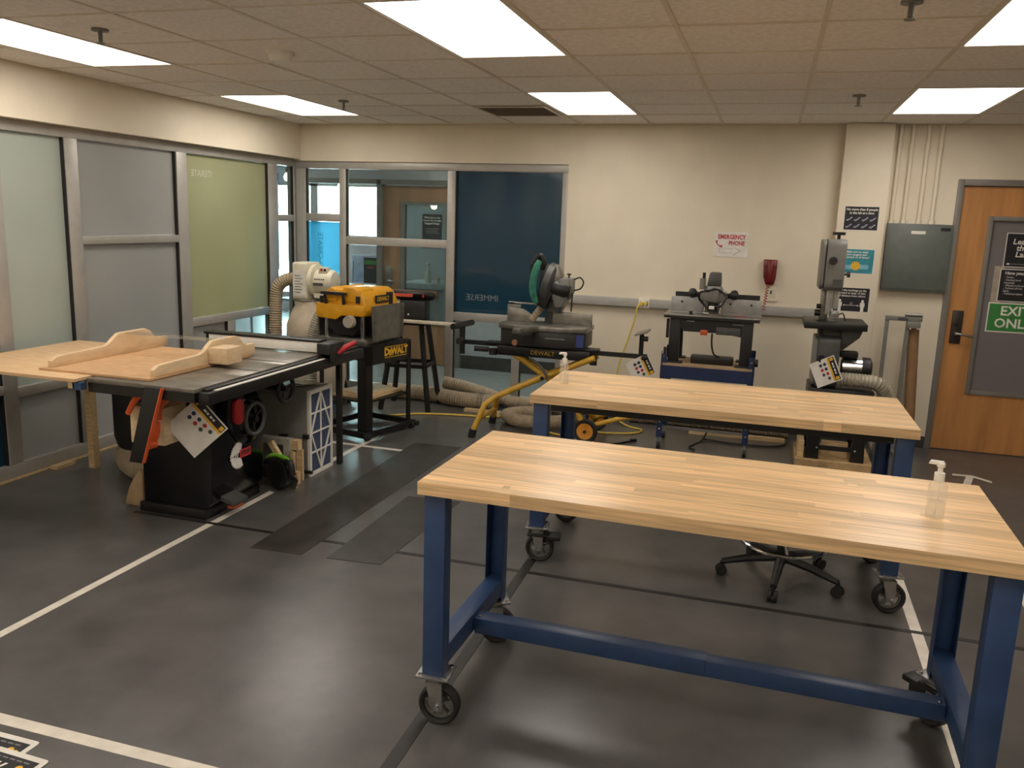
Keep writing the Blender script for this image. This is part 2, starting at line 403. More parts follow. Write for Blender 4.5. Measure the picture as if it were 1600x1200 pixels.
# glazed side wall: window_1
w1 = thing('window_1', 'aluminium framed glazed side wall with frosted and green panes', 'window', (-4.66, 5.2, 0), kind='structure')
FX0, FX1 = -4.70, -4.62
def mullY(y0, y1, z0=0.10, z1=2.228): part('mullion', alu, w1, bx(FX0, FX1, y0, y1, z0, z1), bev=0.004)
def railY(y0, y1, z0, z1): part('rail', alu, w1, bx(FX0, FX1 - 0.002, y0, y1, z0, z1), bev=0.003)
mulls = [(2.85, 2.95), (4.11, 4.215), (4.735, 4.845), (5.865, 5.99), (7.175, 7.32), (7.62, 7.70)]
for a, b in mulls: mullY(a, b)
railY(2.85, 7.70, 2.228, 2.30); railY(2.85, 7.70, 0, 0.10)
railY(2.95, 4.11, 0.57, 0.63); railY(4.215, 4.735, 0.535, 0.60); railY(4.845, 5.865, 1.512, 1.57); railY(5.99, 7.175, 0.80, 0.87); railY(7.32, 7.62, 1.69, 1.755)
mullY(6.48, 6.585, 0.10, 0.80)
def paneY(m, y0, y1, z0, z1, label=None):
    p = part('pane', m, w1, bx(-4.663, -4.655, y0 + 0.002, y1 - 0.002, z0 + 0.002, z1 - 0.002), label=label)
    part('gasket', gasket, w1, bx(-4.655, -4.630, y1 - 0.010, y1, z0, z1)); return p
paneY(frost_g, 2.95, 4.11, 0.63, 2.228); paneY(film_blue, 2.95, 4.11, 0.10, 0.57, 'dark teal pane')
paneY(frost_g, 4.215, 4.735, 0.60, 2.228); paneY(frost_b, 4.215, 4.735, 0.10, 0.535)
paneY(frost_b, 4.845, 5.865, 1.57, 2.228); paneY(frost_b, 4.845, 5.865, 0.10, 1.512)
pg = paneY(film_green, 5.99, 7.175, 0.87, 2.228, 'pale green pane')
paneY(frost_b, 5.99, 6.48, 0.10, 0.80); paneY(glass, 6.585, 7.175, 0.10, 0.80)
paneY(glass, 7.32, 7.62, 1.755, 2.228); paneY(glass, 7.32, 7.62, 0.10, 1.69)
text('lettering', 'ITERATE', 0.075, mat('pale_text', 'd3d6c4', 0.5), pg, wallM((-4.654, 6.22, 2.075), (0, 1, 0), (0, 0, 1)), mirror=True)
part('sill_strip', pine, w1, bx(-4.62, -4.606, 3.3, 7.5, 0.0, 0.012))
# glazed end: window_2
w2 = thing('window_2', 'aluminium framed glazing at the end with a dark blue pane', 'window', (-3.2, 7.68, 0), kind='structure')
GY0, GY1 = 7.64, 7.72
def mullX(x0, x1, z0=0.10, z1=2.215): part('mullion', alu, w2, bx(x0, x1, GY0, GY1, z0, z1), bev=0.004)
def railX(x0, x1, z0, z1): part('rail', alu, w2, bx(x0, x1, GY0 + 0.002, GY1, z0, z1), bev=0.003)
for a, b in [(-4.61, -4.505), (-4.13, -4.06), (-2.985, -2.904), (-1.865, -1.81)]: mullX(a, b)
railX(-4.61, -1.81, 2.215, 2.285); railX(-4.61, -1.81, 0, 0.10)
railX(-4.505, -4.13, 1.70, 1.78); railX(-4.06, -2.985, 1.487, 1.564); railX(-2.904, -1.865, 0.80, 0.88); mullX(-2.30, -2.22, 0.10, 0.80)
def paneX(m, x0, x1, z0, z1, label=None):
    p = part('pane', m, w2, bx(x0 + 0.002, x1 - 0.002, 7.674, 7.682, z0 + 0.002, z1 - 0.002), label=label)
    part('gasket', gasket, w2, bx(x0, x0 + 0.010, 7.655, 7.674, z0, z1)); return p
paneX(glass, -4.505, -4.13, 1.78, 2.215)
pc = paneX(film_cyan, -4.505, -4.13, 0.10, 1.70, 'bright cyan pane')
paneX(glass, -4.06, -2.985, 1.564, 2.215); paneX(glass, -4.06, -2.985, 0.10, 1.487)
pb = paneX(film_blue, -2.904, -1.865, 0.88, 2.215, 'dark blue pane')
paneX(glass, -2.904, -2.30, 0.10, 0.80); paneX(glass, -2.22, -1.865, 0.10, 0.80)
text('lettering', 'IMMERSE', 0.085, film_text, pb, back(-2.62, 7.673, 1.03), mirror=True)
text('lettering', 'CO-CREATE', 0.075, mat('cyan_text', '2a8fae', 0.5), pc, wallM((-4.36, 7.673, 1.39), (0, 0, 1), (1, 0, 0)), z=-0.0012)
# exit door
d1 = thing('door_1', 'wooden exit door with a tall glass panel and notices', 'door', (1.88, 7.66, 0), kind='structure')
part('door_frame', frame_m, d1, bx(1.378, 1.424, 7.60, 7.74, 0, 2.216), bx(2.344, 2.39, 7.60, 7.74, 0, 2.216), bx(1.424, 2.344, 7.60, 7.74, 2.166, 2.216), bev=0.003)
DX0, DX1, DY0, DY1 = 1.428, 2.34, 7.635, 7.68
part('door_leaf', door_m, d1, bx(DX0, 1.65, DY0, DY1, 0.008, 2.162), bx(2.12, DX1, DY0, DY1, 0.008, 2.162), bx(1.65, 2.12, DY0, DY1, 0.008, 0.505), bx(1.65, 2.12, DY0, DY1, 1.92, 2.162))
gb = 0.035
part('glazing_bead', frame_m, d1, bx(1.635, 1.635 + gb, 7.622, 7.69, 0.49, 1.935), bx(2.135 - gb, 2.135, 7.622, 7.69, 0.49, 1.935), bx(1.67, 2.10, 7.622, 7.69, 0.49, 0.49 + gb), bx(1.67, 2.10, 7.622, 7.69, 1.90, 1.935), bev=0.003)
part('pane', doorglass, d1, bx(1.67, 2.10, 7.652, 7.66, 0.525, 1.90))
lk = part('lock_plate', mat('bronze', '3a332c', 0.4, metal=0.4), d1, bx(1.465, 1.545, 7.612, DY0, 0.905, 1.175), bev=0.004)
part('handle', steel, lk, cyl((1.50, 7.612, 0.99), (1.50, 7.565, 0.99), 0.013), tube([(1.50, 7.572, 0.99), (1.55, 7.562, 0.985), (1.60, 7.562, 0.975), (1.63, 7.570, 0.97)], 0.010))
part('keyhole', black, lk, cyl((1.505, 7.613, 1.06), (1.505, 7.607, 1.06), 0.018))
# corridor, lobby and door beyond the glass
struct('wall_corridor', 'pale wall across the corridor beyond the glass', 'wall', lobbywall, bx(-3.47, -0.5, 9.4, 9.52, 0, 2.7), bx(-5.6, -3.47, 9.4, 9.52, 2.20, 2.7))
struct('wall_corridor_end', 'end wall of the corridor behind the plain back wall', 'wall', lobbywall, bx(-0.62, -0.5, 7.74, 9.4, 0, 2.7))
struct('baseboard_corridor', 'dark base strip along the corridor wall beyond the glass', 'baseboard', base_m, bx(-3.46, -0.62, 9.388, 9.4, 0, 0.16))
struct('ceiling_lobby', 'grey ceiling of the lobby beyond the glass', 'ceiling', lobbywall, bx(-9.6, -4.72, -1.6, 7.74, 2.7, 2.8), bx(-9.6, -0.5, 7.74, 13.8, 2.7, 2.8))
WZ0, WZ1, WZL = 1.36, 2.29, 0.30
struct('wall_lobby_far', 'far lobby wall below the bright daylight windows', 'wall', lobbywall, bx(-9.6, -9.0, 13.5, 13.62, 0, 2.7), bx(-6.40, -0.5, 13.5, 13.62, 0, 2.7), bx(-9.0, -7.22, 13.5, 13.62, 0, WZL), bx(-7.22, -6.40, 13.5, 13.62, 0, WZ0), bx(-9.0, -6.40, 13.5, 13.62, WZ1, 2.7))
struct('wall_lobby_left', 'side wall of the lobby beyond the frosted glass', 'wall', lobbywall, bx(-9.72, -9.6, -1.6, 13.62, 0, 2.7))
struct('wall_lobby_front', 'near end wall of the corridor beyond the frosted glass', 'wall', lobbywall, bx(-9.6, -4.72, -1.72, -1.6, 0, 2.7))
struct('wall_lobby_right', 'wall of the lobby behind the far wooden door', 'wall', lobbywall, bx(-0.5, -0.38, 7.74, 13.62, 0, 2.7))
w3 = thing('window_3', 'bright daylight windows of the lobby seen through the clear panes', 'window', (-7.7, 13.56, WZ0), kind='structure')
for a, b in [(-9.0, -8.94), (-7.86, -7.72), (-7.22, -7.14), (-6.46, -6.40)]: part('mullion', alu, w3, bx(a, b, 13.5, 13.6, WZL if a < -7.2 else WZ0, WZ1))
part('rail', alu, w3, bx(-7.14, -6.46, 13.5, 13.6, WZ0, WZ0 + 0.05)); part('rail', alu, w3, bx(-8.94, -7.22, 13.5, 13.6, WZL, WZL + 0.05)); part('rail', alu, w3, bx(-8.94, -6.46, 13.5, 13.6, WZ1 - 0.05, WZ1))
for a, b in [(-8.94, -7.86), (-7.72, -7.22), (-7.14, -6.46)]: part('pane', glass, w3, bx(a, b, 13.55, 13.556, (WZL if a < -7.2 else WZ0) + 0.05, WZ1 - 0.05))
for i, (x, w) in enumerate([(-8.72, 0.10), (-8.50, 0.08)]):
    single('curtain', ('narrow dark curtain hanging at the lobby window', 'thin blue curtain hanging beside the dark one at the lobby window')[i], 'curtain', (dgrey, mat('curtain_blue', '53607a', 0.8))[i],
           sweep([(x, 13.42, 0.75), (x, 13.42, 2.45)], w / 2, 10))
d2 = thing('door_2', 'light brown wooden door across the corridor with a glass panel', 'door', (-4.0, 9.45, 0), kind='structure')
part('door_frame', frame_m, d2, bx(-4.56, -4.505, 9.36, 9.5, 0, 2.19), bx(-3.52, -3.47, 9.36, 9.5, 0, 2.19), bx(-5.55, -3.52, 9.36, 9.5, 2.14, 2.199))
part('door_leaf', door2_m, d2, bx(-4.50, -4.25, 9.42, 9.465, 0.01, 2.13), bx(-3.66, -3.525, 9.42, 9.465, 0.01, 2.13), bx(-4.25, -3.66, 9.42, 9.465, 0.01, 0.52), bx(-4.25, -3.66, 9.42, 9.465, 1.93, 2.13))
part('glazing_bead', frame_m, d2, bx(-4.27, -4.22, 9.405, 9.48, 0.50, 1.95), bx(-3.69, -3.64, 9.405, 9.48, 0.50, 1.95), bx(-4.22, -3.69, 9.405, 9.48, 0.50, 0.54), bx(-4.22, -3.69, 9.405, 9.48, 1.91, 1.95))
part('pane', glass, d2, bx(-4.22, -3.69, 9.435, 9.443, 0.54, 1.91))
pl = part('lock_plate', steel, d2, bx(-4.46, -4.38, 9.395, 9.42, 0.93, 1.17), bev=0.004)
part('handle', steel, pl, tube([(-4.42, 9.38, 1.0), (-4.37, 9.37, 1.0), (-4.31, 9.37, 0.99)], 0.01), cyl((-4.42, 9.395, 1.0), (-4.42, 9.37, 1.0), 0.012))
# closed box added behind the exit door to stop sky light leaking under it
struct('wall_light_block', 'added plain grey light blocking box behind the exit door', 'wall', lobbywall, bx(1.0, 1.1, 7.74, 9.4, 0, 2.75), bx(2.9, 3.0, 7.74, 9.4, 0, 2.75), bx(1.0, 3.0, 9.4, 9.5, 0, 2.75), bx(1.0, 3.0, 7.74, 9.5, 2.75, 2.85), bx(1.0, 3.0, 7.64, 9.5, -0.1, 0))
# unseen square panels added to brighten lobby and corridor, then the pendant bulbs
for i, (x, y) in enumerate([(-6.3, 4.0), (-6.3, 9.0 - 0.9), (-2.6, 8.5), (-7.6, 11.3)]):
    t = thing('ceiling_light', ('added square fill light in the lobby beyond the frosted panes', 'added square fill light in the lobby beyond the glazed corner', 'added square fill light in the corridor beyond the dark blue pane', 'added square fill light in the lobby near the daylight windows')[i], 'ceiling light', (x, y, 2.68), group='added lobby fill lights')
    part('housing', white, t, bx(x - 0.32, x + 0.32, y - 0.32, y + 0.32, 2.68, 2.70))
    part('diffuser', LOBBY_EM, t, bx(x - 0.29, x + 0.29, y - 0.29, y + 0.29, 2.674, 2.68))
for i, (x, y, z) in enumerate([(-6.35, 10.3, 2.24), (-5.60, 10.4, 2.13), (-5.55, 11.6, 2.27), (-4.45, 10.9, 1.93)]):
    t = thing('pendant_lamp', ('small glowing pendant bulb in the lobby beyond the glazed corner', 'bright glowing pendant bulb above the cyan pane in the lobby', 'glowing pendant bulb in front of the daylight window', 'glowing pendant bulb seen through the glass of the far wooden door')[i], 'pendant lamp', (x, y, z), group='lobby pendant bulbs')
    part('bulb', bulb_em, t, lathe([(0.001, -0.05), (0.03, -0.04), (0.045, 0), (0.03, 0.035), (0.018, 0.06)], (x, y, z), n=14))
    part('socket', black, t, cyl((x, y, z + 0.05), (x, y, z + 0.11), 0.02)); part('cord', rope_m, t, cyl((x, y, z + 0.1), (x, y, 2.70), 0.004, n=6))

# ================================================================ WORK BENCHES
def caster(root, x, y, zt, rz, brake=False):
    """swivel caster: plate top at zt, wheel axis along local y, turned by rz"""
    T = Matrix.Translation((x, y, 0)) @ Matrix.Rotation(rz, 4, 'Z')
    off = 0.016
    fk = part('caster', zinc, root, xf(T, bx(-0.06, 0.06, -0.055, 0.055, zt - 0.008, zt), cyl((0, 0, zt - 0.03), (0, 0, zt - 0.008), 0.035),
              prism([(-0.028, zt - 0.03), (0.032, zt - 0.03), (off + 0.02, 0.065), (off - 0.02, 0.065)], 'y', -0.036, -0.031),
              prism([(-0.028, zt - 0.03), (0.032, zt - 0.03), (off + 0.02, 0.065), (off - 0.02, 0.065)], 'y', 0.031, 0.036),
              bx(-0.03, 0.034, -0.036, 0.036, zt - 0.034, zt - 0.028)), bev=0.001)
    wr = 0.076
    part('tire', rubber, fk, xf(T, lathe([(0.056, -0.018), (0.068, -0.024), (wr, -0.014), (wr, 0.014), (0.068, 0.024), (0.056, 0.018)], (off, 0, wr), 'y', 32, closed=True)))
    sp = [xf(T, bc((off + 0.03 * math.cos(a), 0, wr + 0.03 * math.sin(a)), (0.045, 0.022, 0.012), roty(-a))) for a in [i * math.pi * 2 / 5 + 0.3 for i in range(5)]]
    part('hub', grey_wheel, fk, xf(T, ring((off, 0, wr), 0.053, 0.008, 'y', 28, 6), lathe([(0.016, -0.026), (0.016, 0.026)], (off, 0, wr), 'y', 14)), *sp)
    part('axle_bolt', chrome, fk, xf(T, cyl((off, -0.043, wr), (off, 0.043, wr), 0.009, n=6)))
    for sx in (-0.045, 0.045):
        for sy in (-0.042, 0.042): part('bolt', chrome, fk, xf(T, cyl((sx, sy, zt), (sx, sy, zt + 0.005), 0.008, n=6)))
    if brake: part('brake_pedal', blackp, fk, xf(T, bx(-0.05, 0.055, -0.045, 0.045, zt - 0.055, zt - 0.035), bx(0.05, 0.125, -0.04, 0.04, zt - 0.07, zt - 0.045), bx(0.02, 0.09, 0.026, 0.042, zt - 0.11, zt - 0.05)), bev=0.006)
def bench(label, loc, rz, apron, casters):
    t = thing('workbench', label, 'workbench', loc, rz, group='butcher block workbenches', local=True)
    Lx, Ly, zt, th = 1.829, 0.762, 0.915, 0.044
    core = part('tabletop', maple_end, t, bx(-Lx / 2 + 0.006, Lx / 2 - 0.006, -Ly / 2 + 0.006, Ly / 2 - 0.006, zt - th + 0.004, zt - 0.006))
    nrow = 19; w = Ly / nrow
    for r in range(nrow):
        cuts = [-Lx / 2] + sorted(random.uniform(-Lx / 2 + 0.15, Lx / 2 - 0.15) for _ in range(random.choice((1, 2, 2, 3)))) + [Lx / 2]
        for a, b in zip(cuts, cuts[1:]):
            y0 = -Ly / 2 + r * w
            part('stave', maple, core, bx(a, b, y0, y0 + w, zt - th, zt - random.uniform(0, 0.0003)))
    for sx in (-1, 1):
        for sy in (-1, 1):
            x0 = sx * (Lx / 2 - 0.052); yo = sy * (Ly / 2 - 0.03)
            part('leg', blue, t, bx(x0 - 0.038, x0 + 0.038, yo - 0.002, yo + 0.002, 0.198, zt - th), bx(x0 - 0.038, x0 - 0.034, min(yo, yo - sy * 0.06), max(yo, yo - sy * 0.06), 0.198, zt - th),
                 bx(x0 + 0.034, x0 + 0.038, min(yo, yo - sy * 0.06), max(yo, yo - sy * 0.06), 0.198, zt - th), bx(x0 - 0.05, x0 + 0.062, min(yo, yo - sy * 0.08), max(yo, yo - sy * 0.08), zt - th - 0.006, zt - th), bev=0.002)
            rzc, br = casters[(sx, sy)]; caster(t, x0, yo - sy * 0.035, 0.198, rzc, br)
        xm = sx * (Lx / 2 - 0.052)
        part('foot_rail', blue, t, bx(xm - 0.036, xm + 0.036, -Ly / 2 + 0.035, Ly / 2 - 0.035, 0.222, 0.295), bev=0.003)
    part('stretcher', blue, t, bx(-Lx / 2 + 0.09, 0.05, -0.035, 0.035, 0.214, 0.278), bx(-0.05, Lx / 2 - 0.09, -0.031, 0.031, 0.213, 0.274), bev=0.003)
    for sx in (-1, 1):
        for k in (-0.02, 0.02): part('bolt', chrome, t, cyl((sx * (Lx / 2 - 0.11), k, 0.277), (sx * (Lx / 2 - 0.11), k, 0.284), 0.006, n=6))
    if apron:
        part('apron', black, t, bx(-Lx / 2 + 0.10, Lx / 2 - 0.10, -Ly / 2 + 0.05, -Ly / 2 + 0.056, zt - th - 0.042, zt - th), bx(-Lx / 2 + 0.10, Lx / 2 - 0.10, Ly / 2 - 0.056, Ly / 2 - 0.05, zt - th - 0.042, zt - th))
    return t
bench('butcher block workbench with open blue legs, no apron, tall bottle near its door end', (-0.144, 2.863, 0), -0.02, False,
      {(-1, -1): (0.08, False), (-1, 1): (0.5, False), (1, -1): (0.1, False), (1, 1): (2.3, True)})
bench('butcher block workbench with dark apron standing over the wheeled stool, bottle at its window end', (-0.199, 4.435, 0), 0.005, True,
      {(-1, -1): (0.15, True), (-1, 1): (0.4, False), (1, -1): (0.2, False), (1, 1): (0.4, False)})
# pump bottles
def bottle(label, x, y, h):
    k = h / 0.19
    t = thing('pump_bottle', label, 'bottle', (x, y, 0.9152), group='clear pump bottles of gel', local=True)
    part('body', gel, t, lathe([(0.0265 * k, 0), (0.0275 * k, 0.006 * k), (0.0275 * k, 0.105 * k), (0.022 * k, 0.118 * k), (0.012 * k, 0.124 * k), (0.012 * k, 0.130 * k)], n=20))
    part('gel', film_gel, t, lathe([(0.024 * k, 0.004 * k), (0.0245 * k, 0.012 * k), (0.0245 * k, 0.055 * k), (0.001, 0.056 * k)], n=18))
    p = part('collar', white, t, lathe([(0.0155 * k, 0.124 * k), (0.0155 * k, 0.150 * k), (0.008 * k, 0.152 * k), (0.008 * k, 0.168 * k), (0.0125 * k, 0.170 * k), (0.0125 * k, 0.182 * k), (0.004 * k, 0.187 * k)], n=16))
    part('spout', white, t, prism([(-0.036 * k, 0.176 * k), (-0.030 * k, 0.188 * k), (0.008 * k, 0.188 * k), (0.008 * k, 0.176 * k)], 'y', -0.007, 0.007), bev=0.002)
    part('dip_tube', white, t, cyl((0, 0, 0.01), (0.004, 0, 0.125 * k), 0.002, n=6)); return t
film_gel = film('gel', 'fdfcf8', 'f4f1ea', 0.85, 0.4, 0.05)
b1 = bottle('short clear pump bottle of gel on the bench over the stool', -1.02, 4.405, 0.175); b1.rotation_euler.z = 0.4
b2 = bottle('tall clear pump bottle of gel on the bench with no apron', 0.561, 2.79, 0.185); b2.rotation_euler.z = -0.2
# stool
st = thing('stool', 'wheeled stool with chrome foot ring and black base under a bench', 'stool', (0.19, 4.34, 0), local=True)
for i in range(5):
    a = R(-97 + 72 * i); c, s = math.cos(a), math.sin(a)
    arm = part('base_arm', blackp, st, sweep([(0.03 * c, 0.03 * s, 0.12), (0.16 * c, 0.16 * s, 0.105), (0.30 * c, 0.30 * s, 0.075)], [0.026, 0.022, 0.016], 8))
    cx, cy = 0.30 * c, 0.30 * s
    part('caster_wheel', rubber, arm, cyl((cx - 0.022 * s, cy + 0.022 * c, 0.028), (cx - 0.006 * s, cy + 0.006 * c, 0.028), 0.028), cyl((cx + 0.006 * s, cy - 0.006 * c, 0.028), (cx + 0.022 * s, cy - 0.022 * c, 0.028), 0.028), cyl((cx, cy, 0.03), (cx, cy, 0.075), 0.009))
part('column', black, st, cyl((0, 0, 0.09), (0, 0, 0.30), 0.028), cyl((0, 0, 0.30), (0, 0, 0.50), 0.018))
part('foot_ring', chrome, st, ring((0, 0, 0.205), 0.215, 0.010), *[cyl((0.03 * math.cos(a), 0.03 * math.sin(a), 0.23), (0.21 * math.cos(a), 0.21 * math.sin(a), 0.206), 0.008) for a in (0.6, 2.7, 4.8)], cyl((0, 0, 0.215), (0, 0, 0.25), 0.034))
part('seat', blackp, st, lathe([(0.12, 0.50), (0.19, 0.51), (0.195, 0.55), (0.17, 0.575), (0.02, 0.58)], n=28))

# ================================================================ FLOOR MARKINGS
def strip(name, label, m, pts, w, z=0.0012, group=None):
    (x0, y0), (x1, y1) = pts; d = Vector((x1 - x0, y1 - y0)); d.normalize(); nx, ny = -d.y * w / 2, d.x * w / 2
    return single(name, label, 'floor tape', m, prism([(x0 + nx, y0 + ny), (x1 + nx, y1 + ny), (x1 - nx, y1 - ny), (x0 - nx, y0 - ny)], 'z', 0.0002, z), group=group)
G = 'tape lines on the floor'
strip('floor_tape', 'long white tape line running on the floor past the table saw and filter box', tape_w, [(-2.965, 2.05), (-2.955, 6.10)], 0.045, group=G)
strip('floor_tape', 'short white tape line crossing the long one in front of the planer stand', tape_w, [(-3.30, 5.788), (-2.60, 5.782)], 0.045, 0.0016, group=G)
strip('floor_tape', 'white tape line on the floor beside the laminated sheets', tape_w, [(-3.6, 2.055), (-1.2, 2.055)], 0.05, 0.002, group=G)
strip('floor_tape', 'white tape line on the floor running under the bench ends on the door side', tape_w, [(0.79, 4.65), (0.775, 2.0)], 0.05, group=G)
strip('floor_tape', 'white tape line on the open floor towards the exit door', tape_w, [(1.365, 4.75), (1.365, 3.6)], 0.05, group=G)
ar = thing('floor_arrow', 'white tape arrow on the floor in front of the exit door', 'floor tape', (1.55, 6.75, 0))
part('shaft', tape_w, ar, prism([(1.40, 6.30), (1.45, 6.28), (1.60, 6.82), (1.555, 6.84)], 'z', 0.0002, 0.0012))
part('head', tape_w, ar, prism([(1.462, 6.86), (1.455, 6.815), (1.585, 6.82), (1.70, 6.71), (1.71, 6.755), (1.60, 6.865)], 'z', 0.0004, 0.0016))
strip('floor_tape', 'black tape line running along the floor under both benches lengthwise', tape_b, [(-3.5, 3.93), (2.4, 3.948)], 0.03, 0.0018, group=G)
strip('floor_tape', 'black tape line passing the caster wheels at the bench ends on the window side', tape_b, [(-1.05, 1.6), (-1.085, 4.3)], 0.05, 0.0022, group=G)
def mats(label, P): single('grip_strip', label, 'floor strip', mat_m, prism(P, 'z', 0.0002, 0.0026), group='dark grip strips on the floor')
mats('longer dark grip strip on the floor beside the white tape line', [(-2.55, 3.70), (-2.245, 3.715), (-2.21, 6.05), (-2.60, 6.03)])
mats('shorter dark grip strip on the floor beside the longer one', [(-2.10, 3.725), (-1.80, 3.75), (-1.76, 4.83), (-2.115, 4.81)])
# laminated sheets in the corner
def lam(label, o, rz, z, head):
    t = thing('laminated_sheet', label, 'sign', (o[0], o[1], z), rz, group='laminated signs lying on the floor', local=True)
    part('sheet', paper, t, prism(rrect(-0.22, 0, 0, 0.28, 0.012), 'z', 0, 0.001))
    part('print', nearblack, t, bx(-0.203, -0.020, 0.018, 0.258, 0.001, 0.0014))
    M = Matrix.Rotation(0, 4, 'Z')
    part('small_print', print_grey, t, *[bx(-0.19 + 0.03 * i, -0.168 + 0.03 * i, 0.24, 0.246, 0.0014, 0.0018) for i in range(5)])
    part('large_print', print_w, t, *[prism([(-0.185 + 0.026 * i, 0.195), (-0.175 + 0.026 * i, 0.195), (-0.165 + 0.026 * i, 0.222), (-0.175 + 0.026 * i, 0.222)], 'z', 0.0014, 0.0018) for i in range(3)])
    part('emblem', print_y, t, prism(disc(-0.062, 0.215, 0.013), 'z', 0.0014, 0.0018), prism(disc(-0.038, 0.208, 0.012), 'z', 0.0014, 0.0018))
lam('laminated dark sign on the floor partly under another sheet', (-2.215, 1.715), 0.0, 0.0003, 'Saw')
lam('laminated dark sign with yellow emblem lying on top of another sheet', (-2.113, 1.645), -0.03, 0.0025, 'Saw')

# ================================================================ TABLE SAW CORNER
ts = thing('table_saw', 'black cabinet table saw with cast iron top and long front rail', 'table saw', (-3.2, 4.25, 0))
TZ = 0.87
part('cabinet', blackgl, ts, prism([(-3.46, 0.03), (-3.05, 0.03), (-2.99, 0.10), (-2.97, 0.45), (-3.02, 0.80), (-3.46, 0.80)], 'y', 3.97, 4.50), bev=0.015)
part('base_plinth', black, ts, bx(-3.48, -3.02, 3.955, 4.51, 0.0, 0.06), bev=0.006)
part('motor_cover', black, ts, prism([(4.05, 0.33), (4.15, 0.30), (4.50, 0.30), (4.55, 0.36), (4.55, 0.74), (4.50, 0.79), (4.12, 0.79), (4.02, 0.70), (4.02, 0.42)], 'x', -3.72, -3.46), bev=0.04)
part('belly', blackgl, ts, lathe([(0.175, 0.0), (0.165, 0.03), (0.13, 0.05), (0.125, 0.03), (0.02, 0.03)], (-2.985, 4.31, 0.555), 'x', 32))
for a, b in ((3.60, 4.02), (4.022, 4.44), (4.442, 5.02)):
    part('top_slab', castiron, ts, bx(-3.47, -2.785, a, b - 0.002, TZ - 0.022, TZ), bev=0.002)
part('top_skirt', black, ts, bx(-3.465, -2.79, 3.603, 3.62, TZ - 0.075, TZ - 0.022), bx(-3.465, -2.79, 5.0, 5.017, TZ - 0.075, TZ - 0.022), bx(-3.465, -3.45, 3.62, 5.0, TZ - 0.075, TZ - 0.022), bx(-2.805, -2.79, 3.62, 5.0, TZ - 0.075, TZ - 0.022))
part('mitre_slot', black, ts, bx(-3.46, -2.79, 4.18, 4.20, TZ + 0.0002, TZ + 0.0008), bx(-3.46, -2.79, 4.50, 4.52, TZ + 0.0002, TZ + 0.0008))
part('extension_wing', blackp, ts, bx(-3.47, -2.79, 5.02, 5.36, TZ - 0.03, TZ), bev=0.003)
for lx in (-2.885, -3.42): part('wing_leg', black, ts, bx(lx, lx + 0.035, 5.27, 5.305, 0, TZ - 0.03))
part('front_rail', black, ts, bx(-2.785, -2.715, 3.62, 5.37, TZ - 0.085, TZ - 0.02), bx(-2.79, -2.75, 3.66, 5.37, TZ - 0.02, TZ - 0.008), bev=0.004)
part('rail_scale_sheen', paper, ts, bx(-2.748, -2.722, 3.70, 4.84, TZ - 0.0202, TZ - 0.018))  # scale strip, made wide and pale to stand for the rail's bright reflection
part('rear_rail', black, ts, bx(-3.51, -3.472, 3.75, 5.3, TZ - 0.07, TZ - 0.025))
sw = part('switch_box', black, ts, bx(-3.0, -2.93, 4.08, 4.24, 0.56, 0.74), bev=0.01)
part('paddle', red, sw, prism(rrect(4.11, 4.20, 0.545, 0.70, 0.04), 'x', -2.93, -2.905), bev=0.006, label='red stop paddle')
hw = part('handwheel', dgrey, ts, ring((-2.915, 4.32, 0.545), 0.095, 0.013, 'x', 32, 8))
part('spoke', black, hw, *[cyl((-2.93, 4.32, 0.545), (-2.918, 4.32 + 0.092 * math.cos(a), 0.545 + 0.092 * math.sin(a)), 0.008) for a in (0.5, 2.6, 4.7)], cyl((-2.97, 4.32, 0.545), (-2.90, 4.32, 0.545), 0.02))
h2 = part('tilt_wheel', black, ts, ring((-2.83, 4.53, 0.70), 0.085, 0.014, 'x', 28, 8), cyl((-3.0, 4.53, 0.70), (-2.82, 4.53, 0.70), 0.018), *[cyl((-2.84, 4.53, 0.70), (-2.83, 4.53 + 0.084 * math.cos(a), 0.70 + 0.084 * math.sin(a)), 0.009) for a in (0.2, 2.3, 4.4)])
# logo: saw blade halves and red tag
Ml = wallM((-2.966, 4.215, 0.335), (0, 1, 0), (0, 0, 1))
def blade(r, n, a0, a1):
    P = []
    for i in range(n):
        a = a0 + (a1 - a0) * i / n; b = a0 + (a1 - a0) * (i + 0.7) / n
        P += [(r * 0.86 * math.cos(a), r * 0.86 * math.sin(a)), (r * math.cos(b), r * math.sin(b))]
    return P
part('logo_blade', print_w, ts, fl(Ml, blade(0.085, 12, R(62), R(180)) + [(-0.02, 0.012), (0.02, 0.02)], 0.0, 0.004), fl(Ml, blade(0.085, 12, R(180), R(300)) + [(0.02, -0.02), (-0.02, -0.012)], 0.0, 0.004))
part('logo_tag', print_r, ts, fl(Ml, rect(0.01, 0.12, -0.022, 0.03), 0.0, 0.005))
text('lettering', 'SAW', 0.04, print_w, ts, Ml, -0.05, 0.0, 0.006, bold=0.001); text('lettering', 'STOP', 0.036, nearblack, ts, Ml, 0.065, 0.004, 0.0065, bold=0.001)
part('foot_pedal', dgrey, ts, prism([(-3.02, 0.10), (-2.90, 0.07), (-2.90, 0.09), (-3.02, 0.13)], 'y', 4.06, 4.2)); part('pedal_pad', mat('pedal_orange', 'a04a2c', 0.5), ts, bx(-2.955, -2.90, 4.07, 4.16, 0.045, 0.065), bev=0.006)
part('dust_port', blackp, ts, cyl((-3.47, 4.35, 0.17), (-3.56, 4.35, 0.15), 0.06))
